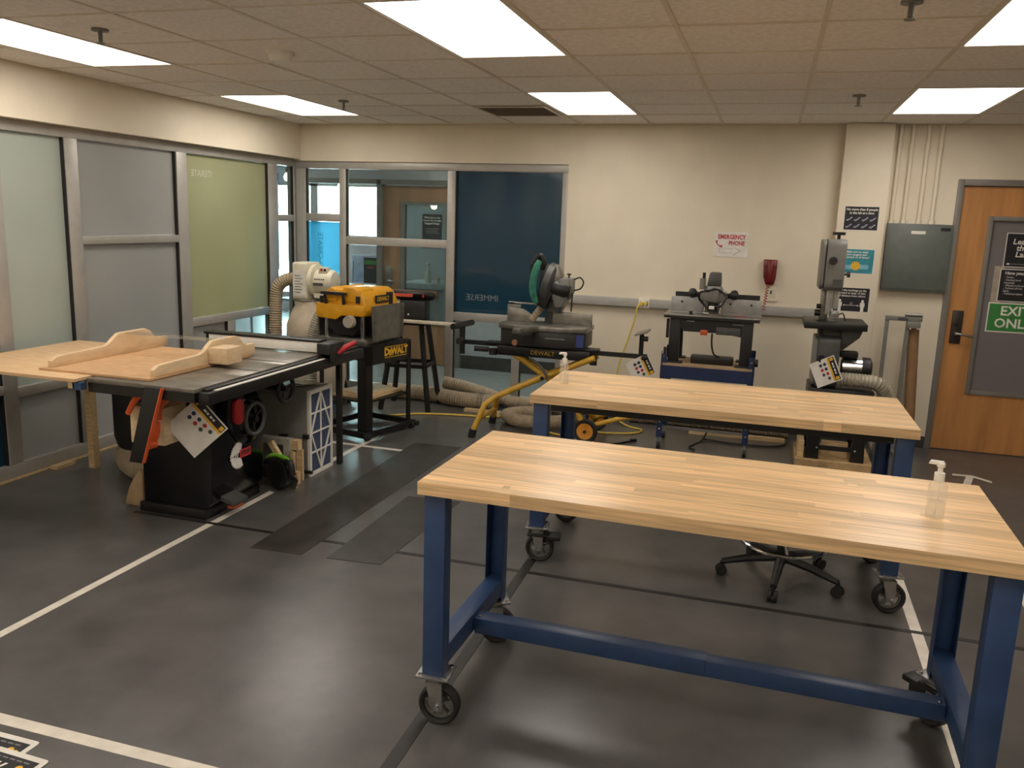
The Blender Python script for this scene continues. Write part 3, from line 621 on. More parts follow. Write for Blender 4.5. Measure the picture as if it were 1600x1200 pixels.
# rip fence
rf = thing('rip_fence', 'white faced rip fence with black body across the table saw', 'fence', (-3.2, 4.95, TZ))
part('body', blackp, rf, bx(-3.70, -2.80, 4.925, 5.0, TZ + 0.012, TZ + 0.082), bev=0.004)
part('face', white, rf, bx(-3.66, -2.81, 4.905, 4.925, TZ + 0.006, TZ + 0.072), bev=0.002)
part('top_cap', black, rf, bx(-3.70, -2.80, 4.90, 5.0, TZ + 0.072, TZ + 0.088), bev=0.003)
part('head', blackp, rf, bx(-2.80, -2.70, 4.86, 5.05, TZ + 0.001, TZ + 0.075), bx(-2.712, -2.694, 4.87, 5.04, TZ - 0.05, TZ + 0.05), bev=0.008)
part('lever', red, rf, sweep([(-2.70, 4.96, TZ + 0.0), (-2.66, 5.0, TZ + 0.04), (-2.62, 5.06, TZ + 0.07)], [0.016, 0.02, 0.014], 10), label='red locking lever')
# crosscut sled
sl = thing('crosscut_sled', 'pale wooden crosscut sled with wavy fences on the table saw', 'sled', (-3.5, 4.1, TZ))
part('base', mdf, sl, bx(-3.86, -3.12, 3.665, 4.60, TZ + 0.002, TZ + 0.014))
def wavy(y0, y1):
    L = y1 - y0; P = [(y0, 0.014), (y1, 0.014), (y1, 0.05)]
    def s(t): return t * t * (3 - 2 * t)
    top = []
    for i in range(25):
        t = i / 24; 
        if t < 0.06: h = 0.052 + 0.022 * math.sin(t / 0.06 * math.pi / 2)
        elif t < 0.42: h = 0.074 + 0.020 * (t - 0.06)
        elif t < 0.56: h = 0.0812 + 0.068 * s((t - 0.42) / 0.14)
        elif t < 0.80: h = 0.1492
        elif t < 0.90: h = 0.1492 - 0.07 * s((t - 0.80) / 0.10)
        else: h = 0.0792
        top.append((y0 + t * L, TZ + h))
    return [(y0, TZ + 0.014)] + top + [(y1, TZ + 0.014)]
part('fence', plyc, sl, prism(wavy(3.70, 4.66), 'x', -3.83, -3.80), bev=0.003)
part('fence', plyc, sl, prism(wavy(3.72, 4.66), 'x', -3.16, -3.13), bev=0.003)
part('guard_strip', acryl, sl, bx(-3.80, -3.16, 4.27, 4.36, TZ + 0.135, TZ + 0.141))
part('blade_box', plyc, sl, bx(-3.13, -3.0, 4.18, 4.33, TZ + 0.02, TZ + 0.115), bev=0.002)
part('kerf', mat('kerf_dark', '8a6a48', 0.7), sl, bx(-3.80, -3.16, 4.252, 4.256, TZ + 0.0142, TZ + 0.0146))
# outfeed table
of = thing('outfeed_table', 'plywood outfeed panel on slim wooden legs beside the saw', 'table', (-4.0, 4.1, 0))
part('panel', ply, of, bx(-4.50, -3.50, 3.545, 4.62, TZ - 0.016, TZ + 0.002), bev=0.001)
part('leg', pine, of, bx(-4.385, -4.335, 4.52, 4.57, 0, TZ - 0.016))
part('batten', pine, of, bx(-3.56, -3.52, 3.56, 4.6, TZ - 0.055, TZ - 0.016)); part('batten', pine, of, bx(-4.40, -4.33, 3.6, 4.6, TZ - 0.055, TZ - 0.016))
part('corner_block', mat('blue_block', '2f4d6d', 0.6), of, bx(-3.53, -3.475, 3.56, 3.60, TZ - 0.06, TZ - 0.02))
# clamp box, clamps and guard board on the near side of the saw
cb = thing('wooden_box', 'open wooden box hung on the near side of the table saw', 'box', (-3.2, 3.85, 0.47))
bX0, bX1, bY0, bY1, bZ0, bZ1 = -3.34, -3.12, 3.76, 3.955, 0.49, 0.70
part('front_board', plyc, cb, bx(bX0, bX1, bY0, bY0 + 0.015, bZ0, bZ1)); part('back_board', plyc, cb, bx(bX0, bX1, bY1 - 0.015, bY1, bZ0, bZ1 + 0.08))
part('side_board', plyc, cb, bx(bX0, bX0 + 0.015, bY0 + 0.015, bY1 - 0.015, bZ0, bZ1)); part('side_board', plyc, cb, bx(bX1 - 0.015, bX1, bY0 + 0.015, bY1 - 0.015, bZ0, bZ1))
part('bottom', plyc, cb, bx(bX0 + 0.015, bX1 - 0.015, bY0 + 0.015, bY1 - 0.015, bZ0, bZ0 + 0.012))
def clamp(label, paths, jaw):
    t = thing('spring_clamp', label, 'clamp', jaw, 0, group='orange spring clamps')
    for P in paths:
        Q = smooth(P, 5); part('handle', orange, t, sweep(Q, [0.010 + 0.010 * math.sin(0.3 + i / (len(Q) - 1) * 2.4) for i in range(len(Q))], 10))
    part('jaw_pad', orange, t, cyl((jaw[0] - 0.01, jaw[1] - 0.02, jaw[2]), (jaw[0] + 0.01, jaw[1] + 0.02, jaw[2]), 0.026, 0.02))
    j = (jaw[0], jaw[1], jaw[2] + 0.04); part('spring', steel, t, ring(j, 0.014, 0.004, 'y', 20, 6))
clamp('orange spring clamp with two splayed handles over the wooden box', [[(-3.13, 3.715, 0.66), (-3.16, 3.715, 0.755), (-3.21, 3.715, 0.785), (-3.26, 3.715, 0.75), (-3.315, 3.715, 0.665)], [(-3.12, 3.715, 0.66), (-3.09, 3.715, 0.74), (-3.03, 3.715, 0.785), (-2.945, 3.715, 0.772)]], (-3.125, 3.715, 0.665))
clamp('orange spring clamp peeking out low behind the slanting black board', [[(-3.145, 3.68, 0.52), (-3.16, 3.68, 0.60), (-3.14, 3.68, 0.645)], [(-3.145, 3.70, 0.52), (-3.12, 3.70, 0.58), (-3.11, 3.70, 0.64)]], (-3.14, 3.69, 0.515))
gb_ = thing('push_board', 'black board with an orange edge hung slanting from the saw top', 'push board', (-3.09, 3.585, 0.44))
part('board', blackp, gb_, prism([(-3.20, 0.44), (-3.115, 0.44), (-2.975, 0.862), (-3.075, 0.862)], 'y', 3.575, 3.593), bev=0.002)
part('edge', orange, gb_, prism([(-3.114, 0.44), (-3.110, 0.44), (-2.968, 0.862), (-2.974, 0.862)], 'y', 3.572, 3.596))
# safety placards
def placard(label, M, w, h):
    t = thing('safety_placard', label, 'sign', M.translation, group='laminated safety placards', local=False)
    part('sheet', paper, t, fl(M, rect(-w / 2, w / 2, -h / 2, h / 2), -0.002, 0))
    part('header', nearblack, t, fl(M, rect(-w / 2 + 0.008, w / 2 - 0.008, h / 2 - 0.05, h / 2 - 0.008), 0.0, 0.001))
    part('stripe', print_y, t, fl(M, rect(-w / 2 + 0.008, w / 2 - 0.008, h / 2 - 0.066, h / 2 - 0.05), 0.0, 0.001), fl(M, rect(-w / 2 + 0.012, -w / 2 + 0.034, h / 2 - 0.044, h / 2 - 0.016), 0.001, 0.0016), fl(M, rect(w / 2 - 0.034, w / 2 - 0.012, h / 2 - 0.044, h / 2 - 0.016), 0.001, 0.0016))
    part('header_print', print_w, t, *[fl(M, rect(-0.045 + 0.024 * i, -0.027 + 0.024 * i - 0.004 * (i % 2), h / 2 - 0.036, h / 2 - 0.024), 0.001, 0.0014) for i in range(4)])
    for i in range(7):
        part('icon', (mat('icon_navy', '2c3350', 0.5), print_r, dgrey)[(0, 0, 1, 2, 0, 1, 2)[i]], t, fl(M, disc(-w * 0.28 + (i % 4) * w * 0.19, h / 2 - 0.092 - (i // 4) * 0.034, 0.0125), 0.0, 0.001))
    return t
def tilted(o, deg, yawd=0):
    M = Matrix.Translation(o) @ Matrix.Rotation(R(yawd), 4, 'Z') @ back(0, 0, 0) @ Matrix.Rotation(R(deg), 4, 'Z'); return M
placard('large laminated safety placard hung askew on the table saw', tilted((-2.975, 3.85, 0.592), -48, 12), 0.24, 0.27)
# air filter box
af = thing('air_filter_unit', 'grey metal air filter box with a white framed blue filter', 'air filter', (-3.12, 5.08, 0))
part('case', greybox, af, bx(-3.36, -2.915, 4.925, 5.235, 0.0, 0.60), bev=0.004)
FXx = -2.915
part('filter_media', mat('filter_blue', '3a4560', 0.8, var=0.15, scale=60), af, bx(FXx, FXx + 0.012, 4.94, 5.22, 0.02, 0.585))
fr = part('filter_frame', white, af, bx(FXx, FXx + 0.022, 4.925, 4.945, 0.0, 0.60), bx(FXx, FXx + 0.022, 5.215, 5.235, 0.0, 0.60), bx(FXx, FXx + 0.022, 4.945, 5.215, 0.0, 0.025), bx(FXx, FXx + 0.022, 4.945, 5.215, 0.575, 0.60))
ym, zs = 5.08, [0.025, 0.1625, 0.30, 0.4375, 0.575]
part('filter_bar', white, fr, bx(FXx + 0.012, FXx + 0.020, ym - 0.005, ym + 0.005, 0.025, 0.575))
for z in zs[1:-1]: part('filter_bar', white, fr, bx(FXx + 0.012, FXx + 0.0205, 4.945, 5.215, z - 0.005, z + 0.005))
def bar(y0, z0, y1, z1):
    d = Vector((y1 - y0, z1 - z0)); d.normalize(); n = (-d.y * 0.005, d.x * 0.005)
    part('filter_bar', white, fr, prism([(y0 + n[0], z0 + n[1]), (y1 + n[0], z1 + n[1]), (y1 - n[0], z1 - n[1]), (y0 - n[0], z0 - n[1])], 'x', FXx + 0.012, FXx + 0.021))
bar(ym, 0.575, 4.947, 0.30); bar(ym, 0.575, 5.213, 0.30); bar(ym, 0.025, 4.947, 0.30); bar(ym, 0.025, 5.213, 0.30)
part('latch', black, af, bx(-2.94, -2.90, 4.905, 4.925, 0.27, 0.30)); part('foot_bar', black, af, bx(-2.97, -2.86, 4.88, 4.90, 0.035, 0.055))
part('handle', black, af, prism([(-3.14, 0.25), (-3.08, 0.25), (-3.06, 0.29), (-3.12, 0.285)], 'y', 4.90, 4.925))
single('plastic_sheet', 'crumpled clear plastic lying on top of the grey filter box', 'plastic sheet', hose_c, *[bc((-3.3 + 0.07 * i, 5.05 + 0.05 * math.sin(i * 2), 0.612 + 0.006 * (i % 3)), (0.10, 0.16, 0.006), rotz(i * 0.7) @ rotx(0.06 * (-1) ** i)) for i in range(5)])
# wood offcuts leaning against the filter box
fm = thing('wooden_stand', 'pale wooden frame leaning by the grey filter box', 'wood', (-3.12, 4.80, 0))
part('rail', mat('pale_wood', 'a9a496', 0.6), fm, bx(-3.30, -2.98, 4.80, 4.86, 0.245, 0.285)); part('post', MATS['pale_wood'], fm, bx(-3.025, -2.985, 4.80, 4.86, 0.0, 0.245)); part('post', MATS['pale_wood'], fm, bx(-3.30, -3.26, 4.80, 4.86, 0.0, 0.245))
GW = 'wood offcuts by the filter box'
for lab, sh in [('reddish square offcut on top of the pale wooden frame', bx(-2.985, -2.93, 4.83, 4.88, 0.21, 0.275)), ('tall upright pine offcut beside the pale wooden frame', bx(-2.975, -2.95, 4.80, 4.83, 0.0, 0.20)),
                ('wide upright pine offcut against the filter box corner', bx(-2.945, -2.90, 4.83, 4.85, 0.0, 0.215)), ('low pine block in front of the upright offcuts', bx(-2.97, -2.885, 4.74, 4.78, 0.0, 0.085)),
                ('thin wood strip lying on the floor in front of the offcuts', bx(-2.99, -2.85, 4.665, 4.685, 0.0, 0.01)), ('slanted pine stick between the cabinet and the pale frame', bc((-3.02, 4.70, 0.235), (0.035, 0.03, 0.13), roty(-0.6)))]:
    single('wood_offcut', lab, 'wood', pine, sh, group=GW)
cs = thing('circular_saw', 'black and green portable circular saw on the floor by the table saw', 'circular saw', (-2.94, 4.62, 0), 1.25, local=True)
part('shoe', steel, cs, bx(-0.07, 0.05, -0.14, 0.14, 0.0, 0.006), bc((0.055, -0.05, 0.05), (0.004, 0.10, 0.09), rotx(0.4)))
part('blade_guard', black, cs, lathe([(0.09, -0.035), (0.10, -0.03), (0.10, 0.02), (0.09, 0.025), (0.02, 0.03)], (0.0, 0, 0.105), 'x', 28))
part('motor', blackp, cs, lathe([(0.03, 0), (0.048, 0.01), (0.05, 0.09), (0.035, 0.11)], (0.02, 0.04, 0.11), 'x', 20))
part('handle', green, cs, sweep(smooth([(0.0, -0.10, 0.21), (0.0, -0.02, 0.225), (0.0, 0.08, 0.215), (0.0, 0.13, 0.18)], 5), [0.014] * 16, 10))
part('grip', blackp, cs, sweep(smooth([(0.0, -0.12, 0.12), (0.0, -0.10, 0.20), (0.0, 0.0, 0.19), (0.0, 0.13, 0.17), (0.0, 0.12, 0.08)], 5), 0.022, 10))
part('battery', blackp, cs, bx(-0.03, 0.06, 0.10, 0.18, 0.06, 0.14), bev=0.01)
single('wood_block', 'flat pale wood block on the floor by the glazed wall sill', 'wood', pine, bx(-4.60, -4.54, 4.40, 4.56, 0.0, 0.022))
single('dust_hose', 'thick beige hose curling on the floor behind the table saw', 'hose', hose_m, hose([(-3.56, 4.36, 0.15), (-3.80, 4.38, 0.12), (-4.05, 4.55, 0.105), (-4.25, 4.85, 0.105), (-4.3, 5.3, 0.105), (-4.35, 5.9, 0.105), (-4.40, 6.4, 0.105)], 0.10, 0.03, 0.05))
single('paper_bag', 'tan paper sack slumped on the floor at the back of the saw', 'bag', mat('tan_paper', '9b8262', 0.8, var=0.08), prism([(-3.64, 0.0), (-3.49, 0.0), (-3.49, 0.22), (-3.53, 0.24), (-3.60, 0.12)], 'y', 4.0, 4.2), bev=0.02)

# ================================================================ PLANER, DUST COLLECTOR, SANDER
PU = R(75)
pr = thing('planer_stand', 'black steel planer stand with wheels and yellow lettering', 'stand', (-3.15, 6.27, 0), PU, local=True)
HW, HD, PZ = 0.285, 0.25, 0.765
part('top_plate', black, pr, bx(-HW, HW, -HD, HD, PZ - 0.012, PZ), bev=0.002)
part('front_apron', black, pr, bx(-HW, HW, -HD, -HD + 0.006, PZ - 0.16, PZ - 0.012)); part('side_apron', black, pr, bx(-HW, -HW + 0.006, -HD + 0.006, HD, PZ - 0.12, PZ - 0.012)); part('side_apron', black, pr, bx(HW - 0.006, HW, -HD + 0.006, HD, PZ - 0.12, PZ - 0.012))
for sx in (-1, 1):
    for sy in (-1, 1):
        w = 0.085 if (sx, sy) == (-1, -1) else 0.045
        x0, x1 = (sx * HW, sx * (HW - w)); y0, y1 = (sy * HD, sy * (HD - w))
        part('leg', black, pr, bx(min(x0, x1), max(x0, x1), min(sy * HD, sy * (HD - 0.006)), max(sy * HD, sy * (HD - 0.006)), 0.03, PZ - 0.012), bx(min(sx * HW, sx * (HW - 0.006)), max(sx * HW, sx * (HW - 0.006)), min(y0, y1), max(y0, y1), 0.03, PZ - 0.012))
part('base_frame', black, pr, bx(-HW - 0.03, HW + 0.03, -HD - 0.03, -HD, 0.02, 0.07), bx(-HW - 0.03, HW + 0.03, HD, HD + 0.03, 0.02, 0.07), bx(-HW - 0.03, -HW, -HD, HD, 0.02, 0.07), bx(HW, HW + 0.03, -HD, HD, 0.02, 0.07), bev=0.004)
part('shelf', black, pr, bx(-HW + 0.01, HW - 0.01, -HD + 0.01, HD - 0.01, 0.30, 0.312))
for sx in (-1, 1):
    for sy in (-1, 1): part('wheel', rubber, pr, cyl((sx * (HW + 0.01), sy * (HD + 0.012), 0.03), (sx * (HW - 0.025), sy * (HD + 0.012), 0.03), 0.03)); part('knob', rubber, pr, cyl((sx * (HW + 0.03), sy * (HD + 0.03), 0.04), (sx * (HW + 0.03), sy * (HD + 0.06), 0.04), 0.022))
LM = wallM((0.085, -HD, 0.69), (1, 0, 0), (0, 0, 1))
text('lettering', 'D', 0.082, print_y, pr, LM, -0.115, 0, 0.002, bold=0.004); text('lettering', 'E', 0.058, print_y, pr, LM, -0.07, -0.008, 0.002, bold=0.004); text('lettering', 'WALT', 0.082, print_y, pr, LM, 0.045, 0, 0.002, bold=0.004, sx=0.92)
part('lettering_bar', print_y, pr, fl(LM, rect(-0.14, 0.14, -0.045, -0.04)), fl(LM, rect(-0.14, 0.14, 0.040, 0.045)))
single('plywood_offcut', 'thin plywood sheets lying on the shelf of the black planer stand', 'wood', pine, bc((-3.14, 6.28, 0.325), (0.46, 0.36, 0.022), rotz(PU + 0.1)), bc((-3.13, 6.30, 0.342), (0.40, 0.30, 0.010), rotz(PU - 0.15)))
pn = thing('thickness_planer', 'yellow thickness planer with black handle and folded steel trays', 'planer', (-3.185, 6.25, PZ), R(84), local=True); pn.scale = (0.92, 1, 1)
part('base_plate', steel, pn, bx(-0.29, 0.29, -0.22, 0.24, 0.0, 0.045), bev=0.006)
for sx in (-0.24, 0.24):
    for sy in (-0.16, 0.18): part('post', chrome, pn, cyl((sx, sy, 0.045), (sx, sy, 0.25), 0.017, n=12))
part('gearbox', blackp, pn, prism([(-0.17, 0.23), (-0.14, 0.12), (-0.08, 0.06), (0.10, 0.06), (0.17, 0.13), (0.19, 0.23)], 'x', -0.25, 0.25), bev=0.02)
part('hood', yellow, pn, prism([(-0.20, 0.22), (-0.21, 0.32), (-0.165, 0.41), (-0.12, 0.435), (0.10, 0.435), (0.17, 0.40), (0.23, 0.31), (0.23, 0.22)], 'x', -0.27, 0.27), bev=0.025, seg=3)
part('hood_rib', yellow, pn, prism([(-0.16, 0.33), (-0.15, 0.43), (-0.10, 0.452), (0.0, 0.452), (0.02, 0.33)], 'x', -0.285, -0.03), prism([(0.05, 0.33), (0.06, 0.43), (0.11, 0.445), (0.17, 0.41), (0.2, 0.33)], 'x', -0.285, 0.20), bev=0.015)
part('side_cover', yellow, pn, prism([(-0.21, 0.23), (-0.21, 0.315), (0.24, 0.315), (0.24, 0.20), (0.05, 0.19), (0.0, 0.225)], 'x', -0.31, -0.27), bev=0.012)
part('carry_handle', blackp, pn, sweep([(-0.30, -0.02, 0.315), (-0.315, -0.02, 0.40), (-0.315, 0.15, 0.40), (-0.30, 0.15, 0.315)], 0.015, 8), bx(-0.33, -0.30, -0.05, 0.18, 0.388, 0.41), bev=0.0)
part('knob', hose_w, pn, cyl((-0.31, -0.09, 0.185), (-0.355, -0.09, 0.185), 0.052, 0.046, n=20), label='round cream hand knob')
for sh in (cyl((-0.28, -0.14, 0.33), (-0.28, -0.14, 0.385), 0.018), cyl((-0.28, 0.20, 0.31), (-0.28, 0.20, 0.37), 0.018), bx(0.10, 0.16, -0.215, -0.185, 0.30, 0.40)): part('lid_latch', blackp, pn, sh)
part('infeed_tray', steel, pn, prism([(-0.235, 0.03), (0.215, 0.03), (0.235, 0.31), (-0.255, 0.31)], 'y', -0.262, -0.248)); part('tray_flange', steel, pn, prism([(-0.255, 0.31), (-0.235, 0.03), (-0.228, 0.03), (-0.248, 0.31)], 'y', -0.285, -0.262)); part('tray_flange', steel, pn, prism([(0.235, 0.31), (0.215, 0.03), (0.208, 0.03), (0.228, 0.31)], 'y', -0.285, -0.262))
part('outfeed_tray', steel, pn, prism([(-0.235, 0.03), (0.215, 0.03), (0.235, 0.31), (-0.255, 0.31)], 'y', 0.255, 0.269))
part('name_plate', nearblack, pn, bx(-0.12, 0.08, -0.222, -0.205, 0.325, 0.385)); text('lettering', 'DEWALT', 0.048, print_y, pn, wallM((-0.02, -0.222, 0.355), (1, 0, 0), (0, 0, 1)), 0, 0, 0.002, bold=0.001)
part('badge', dgrey, pn, bx(0.0, 0.16, -0.224, -0.219, 0.008, 0.036))
part('depth_wheel', hose_w, pn, ring((0.305, -0.05, 0.17), 0.085, 0.012, 'x', 28, 8), cyl((0.27, -0.05, 0.17), (0.315, -0.05, 0.17), 0.02))
# dust collector
dc = thing('dust_collector', 'ivory dust collector with motor and cloth bags behind the planer', 'dust collector', (-4.12, 6.95, 0))
part('housing', ivory, dc, prism(rrect(6.83, 7.07, 1.0, 1.335, 0.02), 'x', -4.235, -4.085), bev=0.008)
part('label_panel', paper, dc, bx(-4.225, -4.095, 6.8275, 6.83, 1.03, 1.26)); part('label_print', print_grey, dc, *[bx(-4.21, -4.15 + 0.02 * (i % 2), 6.8265, 6.8275, 1.06 + 0.025 * i, 1.068 + 0.025 * i) for i in range(7)])
part('fan_case', ivory, dc, lathe([(0.10, 0), (0.15, 0.01), (0.15, 0.05), (0.10, 0.06)], (-4.085, 6.95, 1.17), 'x', 28))
mo = part('motor', ivory, dc, lathe([(0.10, 0), (0.11, 0.01), (0.11, 0.17), (0.095, 0.20), (0.03, 0.215)], (-4.06, 6.95, 1.165), 'x', 28))
part('switch_box', ivory, mo, bx(-3.99, -3.90, 6.87, 6.93, 1.24, 1.30), bev=0.006); part('switch', red, mo, cyl((-3.955, 6.872, 1.275), (-3.955, 6.862, 1.275), 0.012), label='small red stop button'); part('switch', blackp, mo, cyl((-3.92, 6.872, 1.275), (-3.92, 6.862, 1.275), 0.012))
part('terminal_box', ivory, mo, bx(-4.03, -3.92, 6.86, 7.0, 1.02, 1.06)); part('rating_plate', dgrey, mo, bc((-3.985, 6.842, 1.145), (0.115, 0.006, 0.024)))
part('motor_print', dgrey, mo, *[bc((-4.01 + 0.022 * i, 6.842, 1.19), (0.014, 0.004, 0.012)) for i in range(5)])
part('bag_band', steel, dc, ring((-4.15, 6.95, 0.99), 0.125, 0.012)); part('neck', ivory, dc, lathe([(0.115, 0.92), (0.125, 1.0)], (-4.15, 6.95, 0)))
part('cloth_bag', bagc, dc, lathe([(0.10, 0.52), (0.19, 0.55), (0.215, 0.65), (0.21, 0.76), (0.17, 0.87), (0.12, 0.96), (0.12, 0.985)], (-4.13, 6.95, 0), n=28))
part('lower_bag', bagc, dc, lathe([(0.15, 0.13), (0.24, 0.16), (0.26, 0.28), (0.25, 0.42), (0.20, 0.51), (0.12, 0.53)], (-4.05, 6.95, 0), n=28))
part('base', black, dc, bx(-4.33, -3.78, 6.7, 7.2, 0.06, 0.10)); part('stand_post', black, dc, cyl((-4.28, 7.16, 0.1), (-4.20, 7.07, 1.05), 0.015)); part('stand_post', black, dc, cyl((-3.85, 7.16, 0.1), (-4.10, 7.07, 1.05), 0.015))
for x in (-4.28, -3.83):
    for y in (6.75, 7.15): part('wheel', rubber, dc, cyl((x - 0.012, y, 0.03), (x + 0.012, y, 0.03), 0.03))
part('inlet_hose', hose_m, dc, hose([(-4.23, 6.92, 1.16), (-4.33, 6.90, 1.17), (-4.42, 6.88, 1.09), (-4.44, 6.87, 0.9), (-4.445, 6.87, 0.6), (-4.44, 6.86, 0.35), (-4.42, 6.80, 0.17), (-4.40, 6.5, 0.11)], 0.062, 0.022, 0.13))
part('cable', rope_m, dc, tube([(-3.97, 6.95, 1.02), (-3.95, 6.93, 0.9), (-3.92, 6.92, 0.75)], 0.005, 6))
single('planer_hose', 'grey ribbed hose running from the planer down behind the saw', 'hose', hose_w, hose([(-3.50, 6.44, 1.06), (-3.58, 6.42, 1.02), (-3.655, 6.40, 0.90), (-3.70, 6.38, 0.74), (-3.72, 6.36, 0.5), (-3.73, 6.34, 0.22), (-3.80, 6.36, 0.07), (-4.0, 6.45, 0.065)], 0.06, 0.02, 0.10))
dc.location.x += 0.06
# belt sander on its stand, with a board
ss = thing('sander_stand', 'black splayed leg stand carrying the belt sander', 'stand', (-3.16, 7.22, 0), 0.12, local=True)
part('top', black, ss, bx(-0.17, 0.17, -0.15, 0.15, 0.80, 0.825), bev=0.004)
for sx in (-1, 1):
    for sy in (-1, 1): part('leg', black, ss, sweep([(sx * 0.13, sy * 0.11, 0.80), (sx * 0.23, sy * 0.20, 0.0)], 0.026, 4))
part('brace', black, ss, *[bc(c, s) for c, s in (((0, -0.16, 0.42), (0.40, 0.02, 0.035)), ((0, 0.16, 0.42), (0.40, 0.02, 0.035)), ((-0.185, 0, 0.42), (0.02, 0.32, 0.035)), ((0.185, 0, 0.42), (0.02, 0.32, 0.035)))])
single('wood_board', 'long pale board lying on the sander stand top', 'wood', mat('pale_board', 'cfc3ad', 0.5), bc((-2.90, 7.10, 0.834), (0.68, 0.12, 0.016), rotz(0.02)))
bs = thing('belt_sander', 'black bench belt sander with an orange red side panel', 'belt sander', (-3.16, 7.26, 0.826), 0.12, local=True)
part('body', blackp, bs, bx(-0.10, 0.14, -0.08, 0.10, 0.0, 0.19), bev=0.012)
part('belt_arm', blackgl, bs, prism([(-0.26 + 0.035 * math.cos(a), 0.235 + 0.035 * math.sin(a)) for a in [R(90 + 22.5 * i) for i in range(9)]] + [(0.19 + 0.035 * math.cos(a), 0.235 + 0.035 * math.sin(a)) for a in [R(-90 + 22.5 * i) for i in range(9)]], 'y', -0.075, 0.065), bev=0.003)
part('belt', mat('sanding_belt', '5a463c', 0.9), bs, prism([(-0.26 + 0.041 * math.cos(a), 0.235 + 0.041 * math.sin(a)) for a in [R(90 + 22.5 * i) for i in range(9)]] + [(0.19 + 0.041 * math.cos(a), 0.235 + 0.041 * math.sin(a)) for a in [R(-90 + 22.5 * i) for i in range(9)]], 'y', -0.05, 0.05))
part('side_panel', mat('sander_red', 'c9543c', 0.4), bs, prism(rrect(-0.17, 0.02, 0.222, 0.252, 0.012), 'y', -0.080, -0.075), label='orange red strip'); part('side_badge', print_r, bs, bx(0.11, 0.125, -0.079, -0.075, 0.222, 0.25))
part('sanding_disc', hose_w, bs, cyl((-0.13, 0.0, 0.10), (-0.11, 0.0, 0.10), 0.10, n=28)); part('switch', white, bs, cyl((-0.02, -0.084, 0.06), (-0.02, -0.08, 0.06), 0.008))
part('motor', blackp, bs, cyl((-0.05, 0.10, 0.10), (-0.05, 0.20, 0.10), 0.06))

# ================================================================ MITRE SAW ON YELLOW STAND
ms = thing('mitre_saw_stand', 'folding saw stand with yellow tube legs, orange wheels and black beam', 'stand', (-1.75, 6.6, 0))
part('beam', black, ms, bx(-2.09, -1.31, 6.53, 6.67, 0.685, 0.765), bev=0.008); part('beam_rail', black, ms, bx(-2.20, -1.25, 6.545, 6.655, 0.765, 0.785), bev=0.003)
part('extension_tube', black, ms, bx(-2.47, -2.09, 6.585, 6.615, 0.745, 0.78)); part('extension_tube', black, ms, bx(-1.31, -0.92, 6.585, 6.615, 0.735, 0.77))
part('lock_knob', blackp, ms, cyl((-2.30, 6.58, 0.715), (-2.18, 6.58, 0.715), 0.022), cyl((-2.13, 6.56, 0.68), (-2.13, 6.56, 0.73), 0.035), cyl((-1.285, 6.56, 0.66), (-1.285, 6.56, 0.72), 0.03), cyl((-1.31, 6.56, 0.668), (-1.26, 6.56, 0.668), 0.012))
sp1 = part('support_post', black, ms, cyl((-2.42, 6.60, 0.66), (-2.42, 6.60, 0.89), 0.024)); part('support_roller', black, sp1, cyl((-2.44, 6.42, 0.905), (-2.40, 6.78, 0.905), 0.025)); part('knob', blackp, sp1, cyl((-2.42, 6.57, 0.775), (-2.42, 6.52, 0.775), 0.03, n=8))
sp2 = part('support_post', black, ms, cyl((-0.915, 6.60, 0.70), (-0.915, 6.60, 0.93), 0.018)); part('support_bracket', steel, sp2, bc((-0.91, 6.60, 0.945), (0.10, 0.22, 0.012), roty(-0.3))); part('knob', blackp, sp2, cyl((-0.90, 6.56, 0.90), (-0.86, 6.56, 0.90), 0.02), cyl((-0.90, 6.56, 0.755), (-0.86, 6.56, 0.755), 0.025))
for y, yf in ((6.53, 6.39), (6.67, 6.93)):
    lg = part('leg', ytube, ms, sweep([(-1.27, y, 0.72), (-1.70, y, 0.525), (-2.08, y, 0.335), (-2.16, (y + yf) / 2, 0.27), (-2.235, yf, 0.05)], 0.024, 12))
    part('foot', rubber, lg, sweep([(-2.23, yf, 0.07), (-2.245, yf, 0.0)], 0.032, 12))
part('leg_crossbar', ytube, ms, cyl((-2.20, 6.47, 0.15), (-2.20, 6.85, 0.15), 0.018))
for y, yf in ((6.56, 6.62), (6.64, 7.02)):
    part('leg', ytube, ms, sweep([(-1.95, y, 0.70), (-1.62, y, 0.50), (-1.40, (y + yf) / 2, 0.25), (-1.34, yf, 0.12)], 0.024, 12))
    part('wheel_strut', ytube, ms, sweep([(-1.34, yf + 0.03, 0.12), (-1.05, yf + 0.05, 0.22), (-0.95, yf + 0.06, 0.24)], 0.02, 10))
part('axle', black, ms, cyl((-1.33, 6.56, 0.10), (-1.33, 7.12, 0.10), 0.012))
for y in (6.60, 7.08):
    wh = part('wheel', rubber, ms, lathe([(0.065, -0.022), (0.09, -0.028), (0.10, -0.016), (0.10, 0.016), (0.09, 0.028), (0.065, 0.022)], (-1.33, y, 0.10), 'y', 32, closed=True))
    part('wheel_hub', orange_hub, wh, lathe([(0.012, -0.02), (0.05, -0.018), (0.068, -0.024), (0.068, 0.024), (0.05, 0.018), (0.012, 0.02)], (-1.33, y, 0.10), 'y', 28)); part('wheel_bolt', black, wh, cyl((-1.33, y - 0.03, 0.10), (-1.33, y + 0.03, 0.10), 0.012))
part('lock_lever', dgrey, ms, tube([(-1.80, 6.5, 0.685), (-1.70, 6.5, 0.62), (-1.64, 6.5, 0.53)], 0.012)); part('pivot', black, ms, cyl((-1.69, 6.50, 0.525), (-1.69, 6.70, 0.525), 0.016))
text('lettering', 'DEWALT', 0.05, print_y, ms, back(-1.70, 6.529, 0.725))
